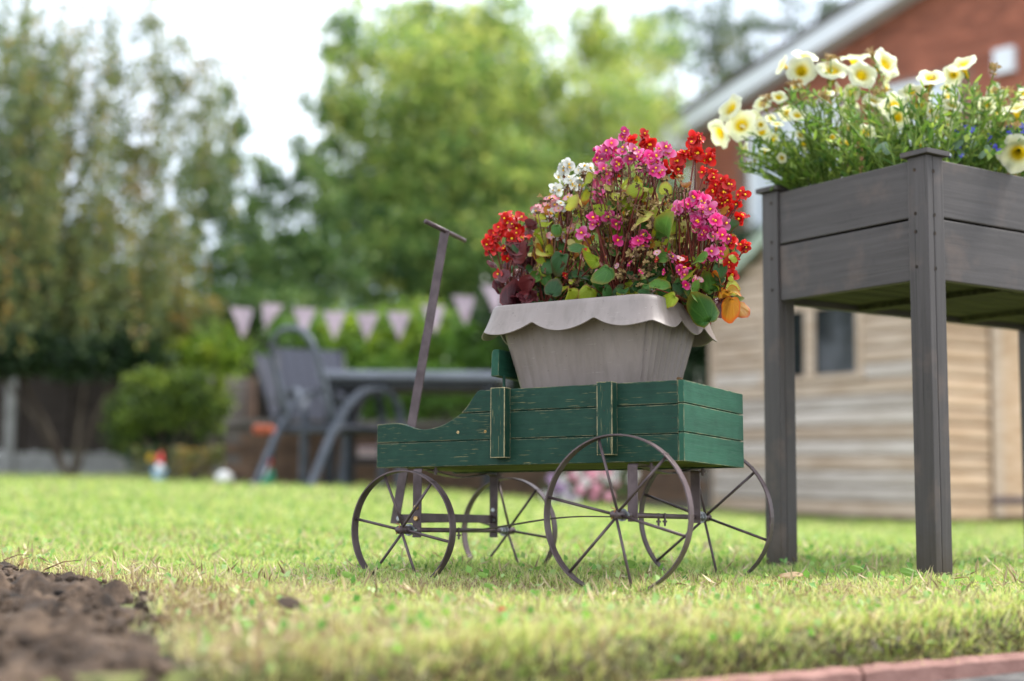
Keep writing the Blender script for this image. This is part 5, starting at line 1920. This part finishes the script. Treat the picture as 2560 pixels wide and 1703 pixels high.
# ------------------------------------------------------------------ petunias
def petunia_mesh(seed):
    rn = random.Random(seed)
    K = 30
    prof = ((.045, -.62), (.06, -.40), (.10, -.22), (.17, -.08), (.30, .0), (.36, .012), (.43, .0), (.50, -.03))
    vs = []; uvs = []; fs = []
    for j, (r_, z_) in enumerate(prof):
        for i in range(K):
            a = 2 * math.pi * i / K
            lob = 1 + (.07 * math.cos(5 * a + 1) if j > 4 else 0) + (.03 * math.sin(11 * a + seed) if j > 5 else 0)
            ruf = (.035 * math.sin(5 * a + seed) + .022 * math.sin(9 * a + 2 * seed)) * max(0, (j - 3)) / 4
            vs.append((r_ * lob * math.cos(a), r_ * lob * math.sin(a), z_ + ruf))
            uvs.append((min(1, r_ / .5) if j > 2 else .0, i / K))
    for j in range(len(prof) - 1):
        for i in range(K):
            fs.append((j * K + i, j * K + (i + 1) % K, (j + 1) * K + (i + 1) % K, (j + 1) * K + i))
    return uv_mesh(vs, fs, uvs, 'flower', PETAL['petunia'])


PM = [petunia_mesh(s) for s in range(4)]
calyx = MB()
for k in range(5):
    a = 2 * math.pi * k / 5
    calyx.add([(.05 * math.cos(a), .05 * math.sin(a), -.64), (.12 * math.cos(a + .25), .12 * math.sin(a + .25), -.50), (.10 * math.cos(a), .10 * math.sin(a), -.30), (.12 * math.cos(a - .25), .12 * math.sin(a - .25), -.50)], [(0, 1, 2), (0, 2, 3)])
calyx.tube([(0, 0, -.80), (0, 0, -.60)], [.02, .05], 6)
CALYX = calyx.mesh('calyx', STEM_GREEN)
pleaf = []
for s in range(2):
    K = 6
    vs = []; fs = []
    for j in range(K + 1):
        t_ = j / K
        w_ = .13 * math.sin(math.pi * (t_ * .92 + .04)) ** .8
        for sx in (-1, 0, 1):
            vs.append((sx * w_, t_, -.22 * t_ * t_ * (1 if s else -.4) + abs(sx) * .04))
    for j in range(K):
        for i in range(2): fs.append((j * 3 + i, j * 3 + i + 1, j * 3 + 3 + i + 1, j * 3 + 3 + i))
    pleaf.append((np.array(vs), np.array(fs)))
T_PET = tint_mat('petunia_leaf', [(0, (.34, .42, .08)), (.4, (.18, .30, .045)), (.8, (.08, .17, .03)), (1, (.04, .09, .025))], trans=.35, tmul=1.5)
pet_leaf_me = []
for s in range(2):
    me = np_mesh('leaf', pleaf[s][0], pleaf[s][1], leaf_mat('petunia_leaf_%d' % s, [(.10, .18, .035), (.22, .33, .06), (.38, .45, .12)], None, vein=False, trans=.35))
    pet_leaf_me.append(me)
rp = random.Random(17)
pets = []
for i, (lx, ly, lab) in enumerate(((.10, .42, 'pale yellow petunia spilling over the left end of the planter'), (.16, .22, 'pale yellow petunia behind the left board of the planter'),
                                   (.30, .36, 'tall pale yellow petunia in the middle of the planter'), (.33, .16, 'pale yellow petunia just behind the capped corner post'),
                                   (.52, .30, 'upright pale yellow petunia near the right of the photo'), (.56, .12, 'pale yellow petunia with a drooping flower over the right board'))):
    p = PP_(lx, ly, .926)
    pets.append((empty('petunia', p, lab, 'petunia', 'petunias in the raised planter'), Vector((lx, ly, 0))))
stuffP = {i: [] for i in range(len(pets))}
nleaf = [0] * len(pets)


def pet_stem(k, end, leaves=14, r0=.0026, base=None, bow=.03, lsize=.032):
    root = pets[k][0]
    s = base if base is not None else Vector((rp.uniform(-.05, .05), rp.uniform(-.05, .05), 0))
    e = end - root.location
    mid = Vector((s.x * .6 + e.x * .4, s.y * .6 + e.y * .4, s.z * .35 + e.z * .65 + bow))
    n_ = 8
    pts = [((1 - t) ** 2) * s + 2 * t * (1 - t) * mid + t * t * e for t in [i / n_ for i in range(n_ + 1)]]
    MB().tube(pts, [r0 - .0013 * i / n_ for i in range(n_ + 1)], 5).build('stem', STEM_GREEN, root, smooth=True)
    for i in range(leaves):
        t = rp.uniform(.12, .98)
        p = ((1 - t) ** 2) * s + 2 * t * (1 - t) * mid + t * t * e
        tn = (2 * (1 - t) * (mid - s) + 2 * t * (e - mid)).normalized()
        d = (tn * rp.uniform(.3, 1.0) + Vector((rp.gauss(0, 1), rp.gauss(0, 1), rp.gauss(.1, .6))).normalized()).normalized()
        q = d.to_track_quat('Y', 'Z') @ Quaternion((0, 1, 0), rp.uniform(-1.2, 1.2))
        sz = lsize * rp.uniform(.55, 1.25) * (1.25 - .5 * t)
        if nleaf[k] < 290 and sz > lsize * .6:
            link('leaf', rp.choice(pet_leaf_me), root, p, q, sz); nleaf[k] += 1
        else:
            stuffP[k].append((p, q, sz))


def nearest(p, lim=None):
    return min(range(len(pets)), key=lambda k: (pets[k][0].location - p).length)


def petunia(u, v, d, px, n, stem=True):
    p = at(u, v, d)
    k = nearest(p)
    root = pets[k][0]
    s = px / F_PX * d
    nn = Vector(n).normalized()
    # n: x right, y away, z up; -y faces the camera
    q = quat_to(nn)
    o = link('flower', rp.choice(PM), root, p - root.location, q, s)
    link('calyx', CALYX, o)
    if stem: pet_stem(k, p + q @ Vector((0, 0, -.78 * s)), 7, bow=.02)


for a in ((1824, 270, 3.50, 80, (-.7, -.5, .35)), (1796, 335, 3.50, 78, (-.8, -.35, -.45)), (1852, 312, 3.48, 84, (-.35, -.9, .1)), (1878, 300, 3.50, 62, (-.1, -.9, .3)),
          (1953, 163, 3.55, 52, (-.9, -.2, .35)), (2012, 138, 3.52, 70, (.15, -.55, .8)), (2004, 176, 3.48, 78, (-.15, -.9, .1)), (2082, 172, 3.46, 84, (-.05, -.75, .62)),
          (2137, 142, 3.55, 84, (-.1, -.35, .9)), (2156, 186, 3.45, 78, (.1, -.9, .25)), (2218, 158, 3.48, 84, (.35, -.55, .2)), (2226, 186, 3.5, 60, (.6, -.3, -.4)), (2327, 192, 3.32, 72, (-.1, -.7, .68)),
          (2405, 158, 3.36, 74, (-.45, -.5, .7)), (2384, 186, 3.38, 56, (-.3, -.8, -.2)), (1947, 242, 3.45, 44, (-.1, -.85, .5)), (1906, 258, 3.5, 52, (-.4, -.6, .4)), (1994, 287, 3.42, 44, (.0, -.8, .5)),
          (2235, 266, 3.36, 66, (-.2, -.9, -.1)), (2276, 229, 3.36, 60, (-.3, -.7, .5)), (2247, 292, 3.34, 62, (.2, -.9, .1)), (2380, 262, 3.4, 60, (.1, -.7, .7)), (2541, 268, 3.36, 76, (-.2, -.4, .85)),
          (2545, 384, 3.26, 100, (-.35, -.85, -.35)), (2167, 331, 3.38, 50, (.1, -.9, .3)), (2184, 250, 3.45, 56, (.2, -.6, .6)), (2466, 263, 3.4, 48, (-.5, -.5, -.6)), (2300, 262, 3.38, 56, (.0, -.9, .0)),
          (2128, 232, 3.5, 48, (-.4, -.8, 0)), (1905, 330, 3.46, 44, (-.2, -.9, .1)), (2345, 300, 3.4, 52, (.3, -.9, .1)), (2400, 330, 3.4, 46, (-.2, -.9, .3))):
    petunia(*a)
for u, v, d in ((2507, 229, 3.36), (2490, 172, 3.36), (2300, 250, 3.3), (2181, 134, 3.42), (2076, 141, 3.45), (1912, 250, 3.46), (2060, 240, 3.4), (2510, 300, 3.3), (2530, 320, 3.28), (2330, 215, 3.34), (2205, 235, 3.4), (1990, 210, 3.4)):
    p = at(u, v, d); k = nearest(p)
    for j in range(3):
        link('dried_flower', DR[1], pets[k][0], p + Vector((rp.gauss(0, .006), rp.gauss(0, .006), rp.gauss(0, .006))) - pets[k][0].location, quat_to((rp.gauss(0, 1), rp.gauss(0, 1), 1)), rp.uniform(.018, .032))
    pet_stem(k, p, 8)
# smaller blooms and buds half hidden in the foliage
for i in range(75):
    u = rp.uniform(1850, 2560)
    v = rp.uniform(215, 380) if u > 1960 else rp.uniform(290, 420)
    d_ = rp.uniform(3.36, 3.62)
    petunia(u, v, d_, rp.uniform(22, 48), (rp.gauss(0, .7), -.8, rp.gauss(.2, .6)), stem=rp.random() < .5)
# upright leafy shoots
for i in range(200):
    u = rp.uniform(1835, 2600)
    topv = 250 if u < 1950 else 215 if u < 2300 else 200
    v = rp.uniform(topv, 360 if u < 2250 else 350)
    d = rp.uniform(3.22, 3.62)
    if u < 1960: d = rp.uniform(3.4, 3.62); v = rp.uniform(300, 430)
    p = at(u, v, d)
    k = nearest(p)
    # rooted in the compost roughly below the tip
    lo = planter.matrix_world.inverted() @ p
    bs = PP_(min(.95, max(.08, lo.x + rp.uniform(-.06, .06))), min(.44, max(.08, lo.y + rp.uniform(-.08, .05))), .925)
    pet_stem(k, p, rp.randint(12, 22), bow=rp.uniform(0, .03), lsize=.030, base=bs - pets[k][0].location)
for k, (root, _) in enumerate(pets):
    if stuffP[k]:
        Vs_, Fs_, Ts_, o_ = [], [], [], 0
        for p, q, sz in stuffP[k]:
            vv, ff = pleaf[0]
            Mq = np.array(q.to_matrix())
            Vs_.append(vv @ Mq.T * sz + np.array(p)); Fs_.append(ff + o_); o_ += len(vv)
            Ts_.append(np.full(len(vv), rp.random()))
        tag(link('small_leaves', np_mesh('small_leaves', np.vstack(Vs_), np.vstack(Fs_), T_PET, np.concatenate(Ts_)), root), kind='stuff')
# grey-green broad leaves beside the corner post
gl = empty('licorice_plant', PP_(.30, .10, .926), 'grey green broad leaved plant right of the capped post', 'plant')
GLM = leaf_shape(3, LEAF['grey'], heart=False, narrow=.62)
for u, v, px in ((2385, 372, 46), (2412, 362, 34), (2218, 384, 40), (2190, 380, 26), (2432, 372, 30), (2404, 392, 30), (2450, 395, 30), (2470, 380, 26)):
    p = at(u, v, 3.27)
    q = quat_to(TOCAM(p) * .8 + Vector((rp.gauss(0, .3), 0, .5)), rp.uniform(-.6, .6))
    link('leaf', GLM, gl, p - gl.location, q, px / F_PX * 3.27)
    MB().tube([(rp.uniform(-.02, .02), rp.uniform(-.01, .02), 0), p - gl.location], .0015, 5).build('stem', STEM_GREEN, gl)
# blue lobelia at the right edge
lob = empty('lobelia', PP_(.50, .10, .926), 'small blue lobelia flowers among the petunias at the right edge', 'lobelia')
LOB = simple('lobelia_blue', (.05, .03, .55), (.12, .09, .75), 60, rough=.5)
lm_ = MB()
for k in range(5):
    a = R(-90 + (k - 2) * 55) if k < 5 else 0
    lm_.add([(0, 0, 0), (.5 * math.cos(a - .35), .5 * math.sin(a - .35), .08), (.62 * math.cos(a), .62 * math.sin(a), .05), (.5 * math.cos(a + .35), .5 * math.sin(a + .35), .08)], [(0, 1, 2), (0, 2, 3)])
LMESH = lm_.mesh('flower', LOB)
lp = []
for i in range(46):
    u, v = rp.choice(((2548, 330), (2530, 350), (2545, 310), (2410, 330), (2470, 345), (2405, 385), (2500, 380), (2520, 335)))
    p = at(u + rp.gauss(0, 14), v + rp.gauss(0, 12), 3.28 + rp.uniform(-.03, .1))
    link('flower', LMESH, lob, p - lob.location, quat_to(TOCAM(p) + Vector((rp.gauss(0, .4), 0, rp.gauss(.2, .4)))), rp.uniform(.010, .015))
    if i % 2 == 0: MB().tube([(rp.uniform(-.05, .05), rp.uniform(-.03, .05), 0), (p - lob.location) * .5 + Vector((0, 0, .01)), p - lob.location], .0008, 4).build('stem', STEM_GREEN, lob)
    lp += [np.array(p - lob.location) + rp.gauss(0, .015) for _ in range(5)]
for i in range(900):
    q = Vector((rp.uniform(.06, .98), rp.uniform(.04, .46), .926 + abs(rp.gauss(0, .03))))
    lp.append(np.array(planter.matrix_world @ q - lob.location))
lp = np.array(lp)
tag(link('small_leaves', leaves_mesh('small_leaves', lp, .018, T_PET, rng.random(len(lp)), 0), lob), kind='stuff')

# ================================================================== SMALL THINGS ON THE LAWN
def on_lawn(u, v, dz=.012):
    d = ray(u, v)
    t = (0 + dz - CAM.z) / d.z
    p = CAM + d * t
    p.z = G(p.x, p.y) + dz
    return p


def lawn_leaf(name, u, v, size, mat, label, tilt=(0, 0, 1), dz=.022, cat='leaf'):
    me = leaf_shape(int(u), mat, heart=False, narrow=.6, cup=1.2, fold=.6, curl=.3)
    o = link(name, me, None, on_lawn(u, v, dz), quat_to(tilt, 1.2), size)
    tag(o, label, cat)


L_DRY = leaf_mat('fallen_peach', [(.55, .36, .20), (.66, .48, .30)], (.35, .16, .04), vein=True)
L_BRN = leaf_mat('fallen_brown', [(.07, .045, .03), (.12, .08, .055)], None)
L_WEED = leaf_mat('weed_leaf', [(.12, .24, .03), (.2, .33, .05)], None)
L_REDP = leaf_mat('fallen_red', [(.5, .04, .03), (.6, .07, .05)], None)
lawn_leaf('fallen_leaf', 2004, 1462, .046, L_DRY, 'peach coloured dry leaf lying on the grass right of the rear wheel', (0, -.45, 1), .026)
lawn_leaf('fallen_leaf', 745, 1548, .034, L_BRN, 'dark brown shrivelled leaf on the grass in the left foreground', (0, -1.2, .6), .030)
lawn_leaf('fallen_petal', 1265, 1566, .013, L_REDP, 'small red petal fallen on the foreground grass', (0, -.8, 1), .03, 'petal')
for i, (u, v, s, lab) in enumerate(((2292, 1466, .03, 'bright green weed leaf just in front of the near planter post'), (2158, 1453, .026, 'olive weed leaf standing between the peach leaf and the planter post'),
                                    (880, 1470, .020, 'pale green clover leaf left of the small front wheel'), (1215, 1462, .018, 'pale green weed leaf in front of the gap between wheels'), (1230, 1490, .016, 'yellowish weed leaf in the grass between the near wheels'),
                                    (1590, 1440, .03, 'small green weed leaf behind the grass between the rear wheels'))):
    lawn_leaf('weed_leaf', u, v, s, L_WEED, lab, (random.uniform(-.3, .3), -1.2, .45), .036)
# rosette weed in the near foreground
rw = empty('rosette_weed', on_lawn(1525, 1668, -.002), 'pale green rosette weed at the lawn edge by the pink edging', 'weed')
WM = leaf_shape(12, leaf_mat('rosette_leaf', [(.22, .33, .10), (.32, .44, .17)], None), heart=False, narrow=.42, cup=.6, curl=.5)
for k in range(15):
    a = k * 2.39
    el = .25 + .5 * (k / 15)
    d = Vector((math.cos(a), math.sin(a), el)).normalized()
    q = d.to_track_quat('Y', 'Z')
    link('leaf', WM, rw, (0, 0, .01), q, random.uniform(.035, .06))
# dry twigs by the soil bed
for i, (u0, v0, u1, v1) in enumerate(((8, 1428, 80, 1388), (45, 1440, 78, 1392), (108, 1450, 205, 1400))):
    a = on_lawn(u0, v0, .02); b = at(u1, v1, a.y + .05)
    o = MB().tube([Vector((0, 0, 0)), (b - a) * .5 + Vector((0, 0, .006)), b - a], [.0016, .0012, .0006], 5).build('twig', DRIED, None, a)
    tag(o, ('bare brown twig lying across the corner of the soil bed', 'short dark twig standing up from the soil bed edge', 'long thin twig curving over grass beside the soil')[i], 'twig')
# loose thatch and soil crumbs under the lawn edge
tp = []
rg = np.random.default_rng(77)
n = 5200
tt = rg.uniform(-1.2, 2.2, n); dd = np.abs(rg.normal(0, .022, n)) + .002
P = np.stack([EA.x + EDIR.x * tt + ENRM.x * dd, EA.y + EDIR.y * tt + ENRM.y * dd, np.full(n, -.02) + rg.uniform(-.025, .03, n)], -1)
THATCH = tint_mat('thatch', [(0, (.03, .022, .015)), (.5, (.12, .085, .045)), (.8, (.22, .20, .06)), (1, (.18, .25, .05))], trans=.15)
tag(link('edge_thatch', leaves_mesh('edge_thatch', P, .020, THATCH, rg.random(n), .8, aspect=.2, rg=rg)), 'tangled roots and dead thatch hanging from the lawn edge', 'thatch', kind='stuff')
